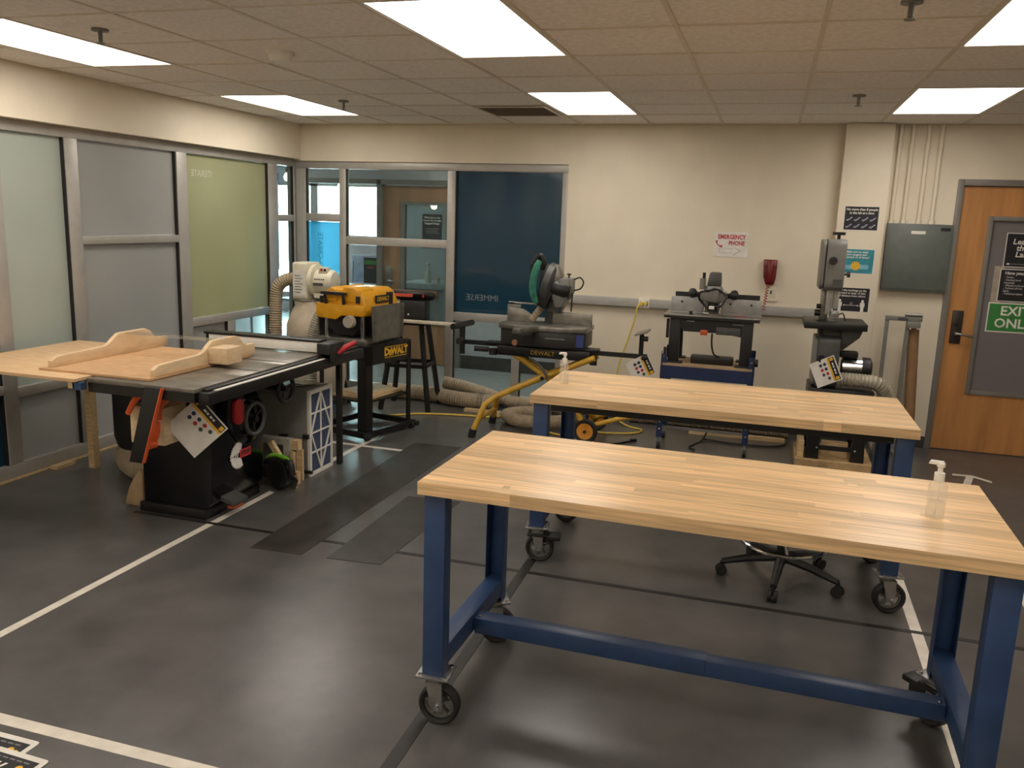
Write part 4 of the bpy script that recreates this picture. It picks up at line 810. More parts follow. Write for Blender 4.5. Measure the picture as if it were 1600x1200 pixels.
sawm = thing('mitre_saw', 'grey and black sliding mitre saw on the yellow legged stand', 'mitre saw', (-1.72, 6.6, 0.786))
part('base', mat('saw_base', '2e2d2b', 0.45), sawm, prism([(-2.06, 6.52), (-1.86, 6.44), (-1.55, 6.44), (-1.35, 6.52), (-1.35, 6.80), (-2.06, 6.80)], 'z', 0.787, 0.915), bev=0.012)
part('table', steel, sawm, prism([(-2.07, 6.50), (-1.88, 6.43), (-1.53, 6.43), (-1.34, 6.50), (-1.34, 6.80), (-2.07, 6.80)], 'z', 0.915, 0.955), bev=0.004)
part('turntable', steel, sawm, cyl((-1.70, 6.60, 0.945), (-1.70, 6.60, 0.96), 0.17, n=32), bc((-1.775, 6.38, 0.935), (0.075, 0.36, 0.045), rotz(-0.35)), bev=0.003)
part('mitre_handle', blackp, sawm, bc((-1.80, 6.27, 0.87), (0.10, 0.14, 0.08), rotz(-0.35))); part('mitre_knob', mat('copper_knob', 'a9765c', 0.4), sawm, cyl((-1.845, 6.20, 0.845), (-1.83, 6.24, 0.85), 0.024))
part('fence', steel, sawm, prism([(-2.05, 0.955), (-2.05, 1.07), (-1.92, 1.065), (-1.86, 1.03), (-1.80, 0.955)], 'y', 6.66, 6.685), bev=0.002); part('fence', steel, sawm, prism([(-1.66, 0.955), (-1.66, 1.055), (-1.335, 1.055), (-1.335, 0.94), (-1.37, 0.955)], 'y', 6.66, 6.685), bev=0.002); part('fence_cap', zinc, sawm, bx(-2.05, -1.94, 6.665, 6.68, 1.07, 1.095))
part('side_label', mat('label_blue', '31407a', 0.5), sawm, bx(-1.42, -1.36, 6.492, 6.50, 0.80, 0.90)); part('scale', zinc, sawm, bx(-1.66, -1.50, 6.432, 6.438, 0.86, 0.868))
part('arm_post', dgrey, sawm, prism([(-1.74, 0.955), (-1.60, 0.955), (-1.62, 1.08), (-1.66, 1.15), (-1.74, 1.15)], 'y', 6.70, 6.82), bev=0.01)
part('slide_rail', chrome, sawm, cyl((-2.08, 6.80, 1.10), (-1.66, 6.80, 1.09), 0.009)); part('rail_clamp', black, sawm, cyl((-2.05, 6.80, 1.06), (-2.05, 6.80, 1.10), 0.02))
part('blade_guard', dgrey, sawm, lathe([(0.14, -0.03), (0.155, -0.02), (0.155, 0.03), (0.13, 0.045), (0.03, 0.05)], (-1.69, 6.62, 1.30), 'x', 32, rot=Matrix.Rotation(0.25, 3, 'Y')), bev=0)
part('motor', black, sawm, lathe([(0.05, 0), (0.075, 0.01), (0.08, 0.13), (0.06, 0.16)], (-1.66, 6.60, 1.26), 'x', 24, rot=Matrix.Rotation(0.2, 3, 'Y')))
part('upper_cover', steel, sawm, prism([(-1.72, 1.30), (-1.76, 1.38), (-1.70, 1.44), (-1.61, 1.44), (-1.575, 1.36), (-1.60, 1.26), (-1.66, 1.23)], 'y', 6.56, 6.68), bev=0.02)
part('gear_case', grey_paint, sawm, prism([(-1.62, 1.10), (-1.66, 1.22), (-1.58, 1.34), (-1.51, 1.34), (-1.50, 1.22), (-1.57, 1.10)], 'y', 6.54, 6.70), bev=0.015); part('control_box', grey_paint, sawm, bx(-1.545, -1.485, 6.56, 6.66, 1.22, 1.34), bev=0.006)
part('lower_arm', dgrey, sawm, prism([(-1.70, 1.06), (-1.60, 1.05), (-1.50, 1.22), (-1.54, 1.26), (-1.66, 1.14)], 'y', 6.60, 6.74), bev=0.012); part('belt_cover', blackp, sawm, prism([(-1.78, 1.12), (-1.70, 1.08), (-1.64, 1.20), (-1.66, 1.34), (-1.74, 1.36)], 'y', 6.53, 6.60), bev=0.015)
part('grip', blackp, sawm, tube([(-1.80, 6.56, 1.33), (-1.81, 6.55, 1.43), (-1.76, 6.55, 1.51), (-1.73, 6.56, 1.46), (-1.74, 6.57, 1.40)], 0.024, 10))
part('knob', black, sawm, cyl((-1.525, 6.60, 1.34), (-1.525, 6.60, 1.365), 0.006), cyl((-1.525, 6.60, 1.362), (-1.525, 6.60, 1.375), 0.016)); part('depth_rod', black, sawm, cyl((-1.50, 6.62, 1.07), (-1.495, 6.62, 1.24), 0.006)); part('cable', rope_m, sawm, tube([(-1.49, 6.62, 1.325), (-1.44, 6.62, 1.345), (-1.41, 6.62, 1.31), (-1.43, 6.62, 1.26), (-1.485, 6.62, 1.24)], 0.006, 8))
part('dust_hose', hose_m, sawm, hose([(-1.82, 6.60, 0.985), (-1.79, 6.61, 1.03), (-1.76, 6.64, 1.08), (-1.75, 6.66, 1.13)], 0.032, 0.018, 0.16)); part('antenna', rope_m, sawm, tube([(-1.80, 6.6, 1.49), (-1.88, 6.6, 1.55)], 0.003, 6))
dbag = single('dust_bag', 'teal cloth dust bag hanging on the mitre saw head', 'bag', teal, sweep(smooth([(-1.745, 6.50, 1.47), (-1.765, 6.49, 1.42), (-1.79, 6.50, 1.33), (-1.795, 6.51, 1.22), (-1.77, 6.53, 1.13)], 6), [0.014 + 0.018 * math.sin(0.4 + i / 24 * 2.4) for i in range(25)], 12))
placard('small laminated safety placard hung from the yellow stand extension', tilted((-0.90, 6.55, 0.665), -62, 25), 0.18, 0.19)

# ================================================================ ROUTER TABLE ON BLUE CART
rc = thing('tool_cart', 'dark blue steel cart on casters carrying the router table', 'cart', (-0.40, 6.86, 0))
for x in (-0.76, -0.045):
    for y in (6.66, 7.06):
        s = 1 if x < -0.4 else -1; q = 1 if y < 6.8 else -1
        pst = part('post', blue_dk, rc, bx(min(x, x + s * 0.045), max(x, x + s * 0.045), min(y, y + q * 0.003), max(y, y + q * 0.003), 0.10, 0.80 if y > 6.8 or x > -0.4 else 0.78), bx(min(x, x + s * 0.003), max(x, x + s * 0.003), min(y, y + q * 0.04), max(y, y + q * 0.04), 0.10, 0.80))
        for z in (0.17, 0.23, 0.60, 0.65, 0.76):
            if q == 1: part('bolt', chrome, pst, cyl((x + s * 0.022, y - 0.005, z), (x + s * 0.022, y, z), 0.008, n=8))
        cst = part('caster', zinc, rc, cyl((x + s * 0.02, y + q * 0.02, 0.055), (x + s * 0.02, y + q * 0.02, 0.10), 0.014), bx(x + s * 0.02 - 0.02, x + s * 0.02 + 0.02, y + q * 0.02 - 0.012, y + q * 0.02 + 0.012, 0.045, 0.075))
        part('caster_wheel', rubber, cst, cyl((x + s * 0.02 + 0.012, y + q * 0.02, 0.032), (x + s * 0.02 - 0.012, y + q * 0.02, 0.032), 0.032))
for y in (6.657, 7.062): part('apron', blue_dk, rc, bx(-0.757, -0.048, y - 0.003, y + 0.003, 0.59, 0.69))
for x in (-0.759, -0.046): part('side_apron', blue_dk, rc, bx(x - 0.003, x + 0.003, 6.66, 7.06, 0.59, 0.69))
part('shelf', mat('particle_board', 'a98f6c', 0.6), rc, bx(-0.745, -0.06, 6.655, 7.05, 0.69, 0.708))
part('brace', zinc, rc, bx(-0.757, -0.048, 6.85, 6.87, 0.13, 0.15)); part('side_knob', blackp, rc, cyl((-0.05, 6.66, 0.76), (-0.02, 6.66, 0.76), 0.03))
rtb = thing('router_table', 'black router table with grey fence standing on the blue cart', 'router table', (-0.40, 6.86, 0.709))
part('top', steel, rtb, bx(-0.765, -0.03, 6.66, 7.02, 1.086, 1.098), bev=0.003); part('top_apron', blackp, rtb, bx(-0.76, -0.035, 6.665, 7.015, 1.068, 1.086))
for x0, x1 in ((-0.715, -0.63), (-0.165, -0.08)):
    for y0, y1 in ((6.70, 6.74), (6.97, 7.01)):
        part('leg', blackp, rtb, prism([(x0, 0.709), (x1, 0.709), (x1 - 0.006 if x0 < -0.4 else x1, 1.075), (x0, 1.075)], 'y', y0, y1), bev=0.005); part('foot', blackp, rtb, bx(x0 - 0.03, x1 + 0.03, y0 - 0.02, y1 + 0.02, 0.709, 0.722))
part('front_panel', blackp, rtb, prism([(-0.63, 1.075), (-0.63, 0.99), (-0.60, 0.965), (-0.30, 0.965), (-0.165, 0.945), (-0.165, 1.075)], 'y', 6.70, 6.712)); part('switch_panel', dgrey, rtb, bx(-0.355, -0.17, 6.692, 6.70, 0.955, 1.015), bev=0.003)
part('switch', mat('switch_orange', 'c8562a', 0.4), rtb, bx(-0.475, -0.42, 6.685, 6.70, 0.945, 0.985), bev=0.003, label='orange switch'); part('front_slot', zinc, rtb, bx(-0.585, -0.525, 6.696, 6.70, 1.045, 1.05)); part('front_slot', zinc, rtb, bx(-0.235, -0.15, 6.696, 6.70, 1.038, 1.043))
part('cable', rope_m, rtb, tube([(-0.385, 6.71, 0.96), (-0.38, 6.70, 0.87), (-0.36, 6.71, 0.80), (-0.32, 6.73, 0.775)], 0.007, 8))
part('fence', mat('fence_grey', '9b9a96', 0.4, metal=0.3), rtb, bx(-0.73, -0.03, 6.84, 6.855, 1.100, 1.225), bx(-0.74, -0.02, 6.825, 6.855, 1.098, 1.104), bev=0.002)
part('fence_back', blackp, rtb, bx(-0.705, -0.05, 6.88, 6.90, 1.10, 1.26), bx(-0.705, -0.05, 6.855, 6.88, 1.10, 1.13))
for x in (-0.645, -0.49, -0.27, -0.11): part('fence_hole', black, rtb, cyl((x, 6.8385, 1.185), (x, 6.84, 1.185), 0.009))
part('red_sticker', print_r, rtb, bx(-0.235, -0.14, 6.77, 6.815, 1.0982, 1.0988)); part('fence_knob', blackp, rtb, cyl((-0.56, 6.72, 1.0982), (-0.56, 6.72, 1.125), 0.014)); part('side_bracket', blackp, rtb, bx(-0.745, -0.725, 6.74, 6.78, 0.90, 1.05), bx(-0.755, -0.735, 6.74, 6.78, 0.74, 0.82))
rou = thing('router', 'grey and black plunge router with wound cable on the router table', 'router', (-0.40, 6.738, 1.0985))
rX, rY = -0.40, 6.60
rY = 6.738
part('base_plate', steel, rou, cyl((rX, rY, 1.0985), (rX, rY, 1.118), 0.075, n=28)); part('base_cutaway', paper, rou, bx(rX - 0.065, rX - 0.02, rY - 0.076, rY - 0.06, 1.118, 1.124))
for x in (-0.06, 0.06): part('plunge_post', chrome, rou, cyl((rX + x, rY, 1.118), (rX + x, rY, 1.24), 0.011))
part('body', grey_paint, rou, lathe([(0.055, 1.20), (0.075, 1.21), (0.075, 1.30), (0.062, 1.33)], (rX, rY, 0), n=24), bx(rX - 0.10, rX + 0.10, rY - 0.05, rY + 0.05, 1.21, 1.285), bev=0.008)
part('motor_cap', dgrey, rou, prism([(rX - 0.052, 1.33), (rX + 0.056, 1.33), (rX + 0.05, 1.435), (rX - 0.035, 1.435)], 'y', rY - 0.05, rY + 0.05), bev=0.012)
part('depth_turret', grey_paint, rou, cyl((rX - 0.085, rY - 0.03, 1.30), (rX - 0.085, rY - 0.03, 1.385), 0.024), bev=0); part('depth_knob', black, rou, cyl((rX - 0.078, rY - 0.03, 1.385), (rX - 0.078, rY - 0.03, 1.43), 0.012))
for sgn in (-1, 1):
    part('handle', blackp, rou, cyl((rX + sgn * 0.095, rY, 1.262), (rX + sgn * 0.13, rY, 1.265), 0.014), lathe([(0.012, 0), (0.032, 0.01), (0.040, 0.032), (0.034, 0.055), (0.012, 0.065)], (rX + sgn * 0.125, rY, 1.265), 'x', 18, rot=None if sgn > 0 else Matrix.Rotation(math.pi, 3, 'Z')))
cp = [(rX + (0.10 + 0.012 * math.sin(3 * a)) * math.cos(a) , rY - 0.075 + 0.02 * math.sin(2 * a), 1.235 + 0.07 * math.sin(a) + 0.01 * math.cos(5 * a)) for a in [i * 0.55 for i in range(24)]]
part('cable', rope_m, rou, tube(cp, 0.007, 7, 4)); part('plug', white, rou, bx(rX - 0.02, rX + 0.02, rY - 0.105, rY - 0.085, 1.155, 1.18), bev=0.004); part('red_badge', print_r, rou, bx(rX + 0.03, rX + 0.055, rY - 0.053, rY - 0.05, 1.245, 1.262))
part('collet_fan', blackp, rou, cyl((rX, rY, 1.13), (rX, rY, 1.20), 0.04))
single('power_strip', 'black power box lying on the shelf under the router table', 'power strip', mat('power_black', '1b1512', 0.4), bx(-0.54, -0.21, 6.74, 6.84, 0.7082, 0.772), bev=0.01)

# ================================================================ BAND SAW
pl_ = thing('plywood_plinth', 'low plywood box the band saw stands on', 'plinth', (0.58, 6.80, 0))
part('front_board', osb, pl_, bx(0.31, 0.86, 6.53, 6.55, 0, 0.06)); part('back_board', osb, pl_, bx(0.31, 0.86, 7.05, 7.07, 0, 0.06)); part('side_board', osb, pl_, bx(0.31, 0.33, 6.55, 7.05, 0, 0.06)); part('side_board', osb, pl_, bx(0.84, 0.86, 6.55, 7.05, 0, 0.06)); part('top_board', osb, pl_, bx(0.31, 0.86, 6.53, 7.07, 0.06, 0.075))
single('wood_block', 'wooden block lying on the plinth between the band saw legs', 'wood', pine, bx(0.50, 0.69, 6.70, 6.76, 0.0755, 0.19)); single('wood_block', 'upright board on the plinth at the cart side of the band saw', 'wood', pine, bx(0.325, 0.37, 6.60, 6.90, 0.0755, 0.20))
bw = thing('band_saw', 'tall grey band saw with black table and silver motor', 'band saw', (0.58, 6.80, 0.076))
for x0 in (0.38, 0.70):
    for y0 in (6.58, 6.94): part('leg', black, bw, prism([(x0, 0.076), (x0 + 0.10, 0.076), (x0 + 0.08, 0.50), (x0 + 0.02, 0.50)], 'y', y0, y0 + 0.05), bev=0.003)
part('stand_bar', black, bw, bx(0.44, 0.74, 6.585, 6.60, 0.15, 0.185)); part('stand_bolt', chrome, bw, cyl((0.46, 6.575, 0.167), (0.46, 6.586, 0.167), 0.008)); part('stand_bolt', chrome, bw, cyl((0.73, 6.575, 0.167), (0.73, 6.586, 0.167), 0.008))
part('stand_box', black, bw, bx(0.36, 0.82, 6.58, 7.0, 0.50, 0.62), bev=0.008); part('lower_housing', dgrey, bw, prism(rrect(6.62, 7.0, 0.62, 1.0, 0.04), 'x', 0.40, 0.555), bev=0.01)
part('lower_door', grey_paint, bw, prism(rrect(6.635, 6.985, 0.63, 0.99, 0.04), 'x', 0.375, 0.40), bev=0.006); part('door_knob', black, bw, cyl((0.43, 6.62, 0.84), (0.43, 6.59, 0.84), 0.028))
part('motor', chrome, bw, lathe([(0.05, 0), (0.08, 0.01), (0.08, 0.15), (0.06, 0.16)], (0.585, 6.84, 0.76), 'x', 28)); part('motor_end', blackp, bw, lathe([(0.078, 0), (0.082, 0.01), (0.08, 0.06), (0.05, 0.075)], (0.735, 6.84, 0.76), 'x', 28)); part('capacitor', blackp, bw, bx(0.57, 0.70, 6.78, 6.86, 0.835, 0.885), bev=0.01)
part('trunnion', dgrey, bw, prism([(0.56, 1.055), (0.71, 1.055), (0.69, 1.0), (0.58, 0.90), (0.56, 0.90)], 'y', 6.72, 6.86), bev=0.006); part('trunnion_web', dgrey, bw, bx(0.44, 0.56, 6.76, 6.92, 0.96, 1.06))
part('table', black, bw, prism([(0.285, 6.60), (0.725, 6.60), (0.725, 7.04), (0.285, 7.04)], 'z', 1.062, 1.112), bev=0.004); part('table_insert', steel, bw, cyl((0.49, 6.80, 1.112), (0.49, 6.80, 1.1125), 0.03))
part('column', steel, bw, bx(0.40, 0.46, 6.90, 7.0, 1.0, 1.38), bev=0.004); part('blade_guard', mat('guard_silver', 'b0aea6', 0.4, metal=0.3), bw, bx(0.43, 0.475, 6.76, 6.80, 1.16, 1.40), bx(0.478, 0.52, 6.78, 6.80, 1.20, 1.42), bev=0.003)
part('blade', steel, bw, bx(0.497, 0.500, 6.785, 6.797, 1.11, 1.36)); part('guide_block', zinc, bw, bx(0.46, 0.53, 6.76, 6.82, 1.14, 1.185), bev=0.004); part('guide_knob', black, bw, cyl((0.40, 6.85, 1.16), (0.36, 6.85, 1.16), 0.025), cyl((0.40, 6.85, 1.21), (0.37, 6.85, 1.21), 0.018)); part('guard_cord', rope_m, bw, tube([(0.52, 6.80, 1.15), (0.56, 6.79, 1.17), (0.58, 6.79, 1.115)], 0.005, 6))
part('upper_housing', grey_paint, bw, prism(rrect(6.64, 7.02, 1.345, 1.72, 0.05), 'x', 0.395, 0.53), bev=0.012); part('upper_door', grey_paint, bw, prism(rrect(6.65, 7.01, 1.35, 1.715, 0.05), 'x', 0.362, 0.39), bev=0.008)
part('door_knob', black, bw, cyl((0.442, 6.64, 1.565), (0.442, 6.615, 1.565), 0.029), cyl((0.442, 6.615, 1.565), (0.442, 6.605, 1.565), 0.012)); part('tension_knob', black, bw, cyl((0.475, 6.80, 1.72), (0.475, 6.80, 1.755), 0.012), cyl((0.475, 6.80, 1.75), (0.475, 6.80, 1.772), 0.045, n=8)); part('tracking_knob', black, bw, cyl((0.53, 6.74, 1.465), (0.56, 6.74, 1.465), 0.008), cyl((0.555, 6.74, 1.465), (0.575, 6.74, 1.465), 0.022, n=8)); part('door_hinge', dgrey, bw, bx(0.455, 0.52, 6.632, 6.64, 1.37, 1.43))
single('dust_hose', 'translucent ribbed hose bending down from the band saw', 'hose', hose_c, hose([(0.575, 6.66, 0.69), (0.70, 6.63, 0.695), (0.83, 6.62, 0.685), (0.91, 6.68, 0.60), (0.935, 6.77, 0.43), (0.945, 6.9, 0.2), (0.95, 7.05, 0.09), (0.96, 7.2, 0.075)], 0.055, 0.022, 0.12))
placard('laminated safety placard hung askew on the band saw', tilted((0.465, 6.565, 0.752), -62, -32), 0.19, 0.21)
# folded roller frame and cardboard tube by the door
rs = thing('roller_stand', 'slim grey metal roller stand by the wall', 'roller stand', (1.03, 7.35, 0))
part('upright', grey_paint, rs, bx(0.93, 0.958, 7.33, 7.36, 0.03, 1.11)); part('upright', grey_paint, rs, bx(1.085, 1.113, 7.33, 7.36, 0.03, 1.08)); part('head', grey_paint, rs, bx(0.928, 1.20, 7.325, 7.365, 1.09, 1.125), bx(1.09, 1.19, 7.31, 7.38, 1.04, 1.09), bev=0.004); part('roller', steel, rs, cyl((1.07, 7.345, 1.14), (1.20, 7.345, 1.14), 0.014)); part('clip', dgrey, rs, bx(1.02, 1.09, 7.318, 7.325, 1.095, 1.118))
part('foot_bar', grey_paint, rs, bx(0.928, 0.96, 7.20, 7.56, 0.0, 0.03)); part('foot_bar', grey_paint, rs, bx(1.083, 1.115, 7.20, 7.56, 0.0, 0.03))
single('cardboard_tube', 'tall brown cardboard tube standing beside the roller stand', 'tube', cardb, cyl((1.205, 7.30, 0.04), (1.155, 7.40, 1.02), 0.042, n=24), cyl((1.155, 7.40, 1.02), (1.1545, 7.401, 1.03), 0.02), cyl((1.205, 7.30, 0.0), (1.205, 7.30, 0.04), 0.044, n=24))

# ================================================================ WALL ITEMS
rw = thing('cable_raceway', 'grey metal cable raceway along the back wall', 'raceway', (-0.66, 7.60, 1.04))
part('cover', mat('raceway_grey', 'a7a49d', 0.4, var=0.02), rw, bx(-1.80, -1.10, 7.565, YB, 1.045, 1.122), bx(-1.0, 0.494, 7.565, YB, 1.045, 1.122), bev=0.005); part('outlet', paper, rw, bx(-1.10, -1.0, 7.568, YB, 1.040, 1.125), bev=0.003)
for x in (-1.075, -1.025): part('socket', dgrey, rw, bx(x - 0.012, x + 0.012, 7.566, 7.568, 1.07, 1.10))
yc = thing('extension_cord', 'yellow power cord hanging from the wall outlet', 'cord', (-1.2, 7.5, 0))
part('cord', ycord, yc, tube([(-1.07, 7.53, 1.085), (-1.10, 7.52, 1.05), (-1.12, 7.53, 0.93), (-1.17, 7.54, 0.75), (-1.24, 7.54, 0.5), (-1.25, 7.53, 0.25), (-1.22, 7.45, 0.05), (-1.1, 7.3, 0.01), (-0.95, 7.2, 0.01), (-1.0, 7.05, 0.01), (-1.25, 6.95, 0.01), (-1.6, 6.95, 0.01)], 0.008, 8)); part('plug', ycord, yc, cyl((-1.07, 7.565, 1.085), (-1.07, 7.52, 1.08), 0.017), cyl((-1.03, 7.565, 1.085), (-1.03, 7.53, 1.085), 0.014))
es = thing('emergency_sign', 'white paper sign reading emergency phone on the back wall', 'sign', (-0.335, 7.616, 1.525))
ME = back(-0.335, 7.617, 1.633)
part('sheet', paper, es, fl(ME, rrect(-0.148, 0.145, -0.108, 0.108, 0.012), -0.001, 0.001)); text('lettering', 'EMERGENCY', 0.052, print_r, es, ME, 0.0, 0.062, 0.002, bold=0.0018, sx=0.78); text('lettering', 'PHONE', 0.05, print_r, es, ME, 0.045, 0.01, 0.002, bold=0.0018, sx=0.8)
part('handset_icon', print_r, es, xf(ME, sweep(smooth([(-0.125, 0.03, 0.002), (-0.118, 0.0, 0.002), (-0.10, -0.014, 0.002), (-0.075, -0.018, 0.002)], 4), [0.009, 0.008, 0.006, 0.005, 0.004, 0.004, 0.004, 0.004, 0.005, 0.006, 0.008, 0.009, 0.009], 6)))
part('arrow_outline', print_grey, es, fl(ME, rect(-0.10, 0.02, -0.036, -0.034)), fl(ME, rect(-0.10, 0.02, -0.074, -0.072)), fl(ME, rect(-0.10, -0.098, -0.074, -0.034)), fl(ME, [(0.02, -0.02), (0.023, -0.02), (0.085, -0.053), (0.082, -0.056)]), fl(ME, [(0.082, -0.052), (0.085, -0.055), (0.023, -0.09), (0.02, -0.088)]))
ph = thing('wall_phone', 'dark red wall telephone with hanging coiled cord', 'telephone', (0.01, 7.56, 1.30))
part('base', redphone, ph, prism([(-0.052, 1.52), (0.062, 1.52), (0.058, 1.36), (0.045, 1.305), (-0.022, 1.305), (-0.045, 1.37)], 'y', 7.56, YB - 0.002), bev=0.008)
hs_ = part('handset', redphone, ph, prism([(-0.022, 1.51), (0.036, 1.51), (0.034, 1.33), (-0.012, 1.33)], 'y', 7.525, 7.558), bev=0.012); part('cradle_hook', redphone, ph, bx(-0.05, -0.024, 7.54, 7.56, 1.46, 1.475)); part('cradle_hook', redphone, ph, bx(0.038, 0.06, 7.54, 7.56, 1.46, 1.475))
coil = [(0.0 - 0.02 * t + 0.012 * math.cos(30 * t * 2), 7.56 + 0.012 * math.sin(30 * t * 2), 1.305 - 0.225 * t) for t in [i / 110 for i in range(111)]]
part('coiled_cord', mat('red_cord', '9c2b2b', 0.4), ph, sweep(coil, 0.0035, 6))
wp = thing('wall_plate', 'cream phone jack plate on the wall under the red telephone', 'wall plate', (0.03, 7.615, 1.19)); part('plate', ivory, wp, bx(-0.01, 0.07, 7.613, YB - 0.0005, 1.185, 1.285), bev=0.003); part('jack', dgrey, wp, bx(0.022, 0.038, 7.611, 7.613, 1.225, 1.255)); part('lower_box', ivory, wp, bx(-0.02, 0.09, 7.605, YB - 0.0005, 1.165, 1.185))
# notices on the pillar (face at y = 7.5)
PS = 7.5 / 7.62
def poster(label, x0, x1, z0, z1, m, group='notices on the pillar'):
    xc, zc, w, h = (x0 + x1) / 2, (z0 + z1) / 2, x1 - x0, z1 - z0; M = back(xc, 7.4985, zc)
    t = thing('notice', label, 'sign', (xc, 7.4985, z0), group=group)
    part('sheet', paper, t, fl(M, rect(-w / 2, w / 2, -h / 2, h / 2), -0.0008, 0.0004)); part('print', m, t, fl(M, rect(-w / 2 + 0.006, w / 2 - 0.006, -h / 2 + 0.008, h / 2 - 0.004), 0.0004, 0.001)); return t, M, w, h
t, M, w, h = poster('dark notice with eight small figures on the pillar', 0.545, 0.812, 1.785, 1.983, nearblack)
text('lettering', 'No more than 8 people', 0.026, print_w, t, M, 0, 0.072, 0.0016, bold=0.0006, shear=0.15, sx=0.95); text('lettering', 'in the lab at a time', 0.026, print_w, t, M, 0, 0.044, 0.0016, bold=0.0006, shear=0.15, sx=0.95)
for i in range(8):
    cx, cz = -0.09 + 0.06 * (i % 4), -0.002 - 0.055 * (i // 4)
    part('figure', mat('print_lilac', '8f8ca0', 0.5), t, fl(M, [(cx - 0.024, cz - 0.016), (cx - 0.012, cz - 0.02), (cx + 0.006, cz - 0.008), (cx + 0.016, cz + 0.002), (cx + 0.022, cz + 0.004), (cx + 0.022, cz + 0.014), (cx + 0.012, cz + 0.014), (cx + 0.004, cz + 0.004), (cx - 0.008, cz - 0.004), (cx - 0.024, cz - 0.006)], 0.001, 0.0016))
t, M, w, h = poster('teal notice with goggles and a yellow burst on the pillar', 0.535, 0.813, 1.435, 1.64, print_teal)
for i, sline in enumerate(('Make sure to wear', 'your goggles and', 'facemask at all times!')): text('lettering', sline, 0.023, print_w, t, M, 0.0, 0.078 - 0.022 * i, 0.0016, bold=0.0005, shear=0.15)
part('goggles', mat('print_paleblue', '7fb6c8', 0.5), t, fl(M, rrect(-0.09, -0.01, -0.065, -0.03, 0.012), 0.001, 0.0013), fl(M, rrect(0.03, 0.10, -0.06, -0.025, 0.012), 0.001, 0.0013))
part('burst', print_y, t, fl(M, [((0.042 if i % 2 else 0.030) * math.cos(i * math.pi / 12) + 0.0, (0.042 if i % 2 else 0.030) * math.sin(i * math.pi / 12) - 0.035) for i in range(24)], 0.0013, 0.0018))
t, M, w, h = poster('dark distance notice with two white figures on the pillar', 0.53, 0.812, 1.12, 1.325, nearblack)
for i, sline in enumerate(('Use the markings on the', 'ground to keep 12 feet', 'of distance from others')): text('lettering', sline, 0.022, print_w, t, M, 0.0, 0.078 - 0.023 * i, 0.0016, bold=0.0005, shear=0.15)
for cx in (-0.088, 0.088): part('figure', print_w, t, fl(M, disc(cx, -0.008, 0.011), 0.001, 0.0016), fl(M, rrect(cx - 0.018, cx + 0.018, -0.058, -0.02, 0.006), 0.001, 0.0016), fl(M, rrect(cx - 0.012, cx + 0.012, -0.095, -0.056, 0.004), 0.001, 0.0016))
part('arrow', print_w, t, fl(M, rect(-0.055, 0.055, -0.0465, -0.0435), 0.001, 0.0016), fl(M, [(-0.062, -0.045), (-0.05, -0.037), (-0.05, -0.053)], 0.001, 0.0016), fl(M, [(0.062, -0.045), (0.05, -0.053), (0.05, -0.037)], 0.001, 0.0016)); text('lettering', "12'", 0.022, print_w, t, M, 0, -0.03, 0.0016, shear=0.15)
# electrical panel and conduits
ep = thing('electrical_panel', 'grey green electrical panel box on the wall by the exit door', 'electrical panel', (1.13, 7.58, 1.315)); part('box', panel_grey, ep, bx(0.89, 1.376, 7.55, YB - 0.001, 1.315, 1.856), bev=0.004); part('door_panel', panel_grey, ep, bx(0.905, 1.362, 7.544, 7.55, 1.33, 1.84), bev=0.002)
part('label_plate', paper, ep, bx(1.07, 1.175, 7.542, 7.544, 1.775, 1.80)); part('latch', nearblack, ep, bx(1.285, 1.355, 7.540, 7.544, 1.805, 1.83))
GC = 'painted conduits above the electrical panel'
for x, lab in ((0.915, 'painted conduit pipe tight in the pillar corner'), (1.005, 'painted conduit pipe above the panel beside the corner pipe'), (1.12, 'painted conduit pipe above the middle of the electrical panel'), (1.215, 'painted conduit pipe above the panel closest to the exit door')):
    single('conduit', lab, 'pipe', wall_m, cyl((x, 7.59, 1.857), (x, 7.59, ZC - 0.001), 0.016, n=12), cyl((x, 7.59, 1.857), (x, 7.59, 1.885), 0.024, n=12), cyl((x, 7.59, 2.45), (x, 7.59, 2.48), 0.021, n=12), group=GC)
# signs on the door glass
def dsign(label, x0, x1, z0, z1, m, border=0.008, off=0.0):
    xc, zc, w, h = (x0 + x1) / 2, (z0 + z1) / 2, x1 - x0, z1 - z0; M = back(xc, 7.65 - off, zc)
    t = thing('door_notice', label, 'sign', (xc, 7.65 - off, z0), group='notices on the exit door glass'); part('sheet', paper, t, fl(M, rect(-w / 2, w / 2, -h / 2, h / 2), -0.0008, 0.0004)); part('print', m, t, fl(M, rect(-w / 2 + border, w / 2 - border, -h / 2 + border, h / 2 - border), 0.0004, 0.001)); return t, M
t, M = dsign('dark notice reading leave the lab on the exit door', 1.785, 2.085, 1.54, 1.81, nearblack, 0.006)
for i, sline in enumerate(('Leave', 'the', 'Lab')): text('lettering', sline, 0.062, print_w, t, M, -0.03, 0.066 - 0.05 * i, 0.0016, bold=0.001, shear=0.12)
part('logo', print_w, t, fl(M, rect(-0.125, -0.105, -0.115, -0.103), 0.001, 0.0016)); part('logo_line', print_grey, t, fl(M, rect(-0.098, 0.02, -0.112, -0.106), 0.001, 0.0016))
t, M = dsign('dark checklist notice in the middle of the exit door glass', 1.775, 2.075, 1.265, 1.525, nearblack, 0.006)
text('lettering', 'Have you:', 0.034, print_w, t, M, -0.115, 0.098, 0.0016, align='LEFT', bold=0.001)
for i, sline in enumerate(('- Swept', '- cleaned your', 'materials', '- Wiped surfaces', '- Turned off the', 'lights', '- Added projects')): text('lettering', sline, 0.021, print_w, t, M, -0.115, 0.066 - 0.022 * i, 0.0016, align='LEFT')
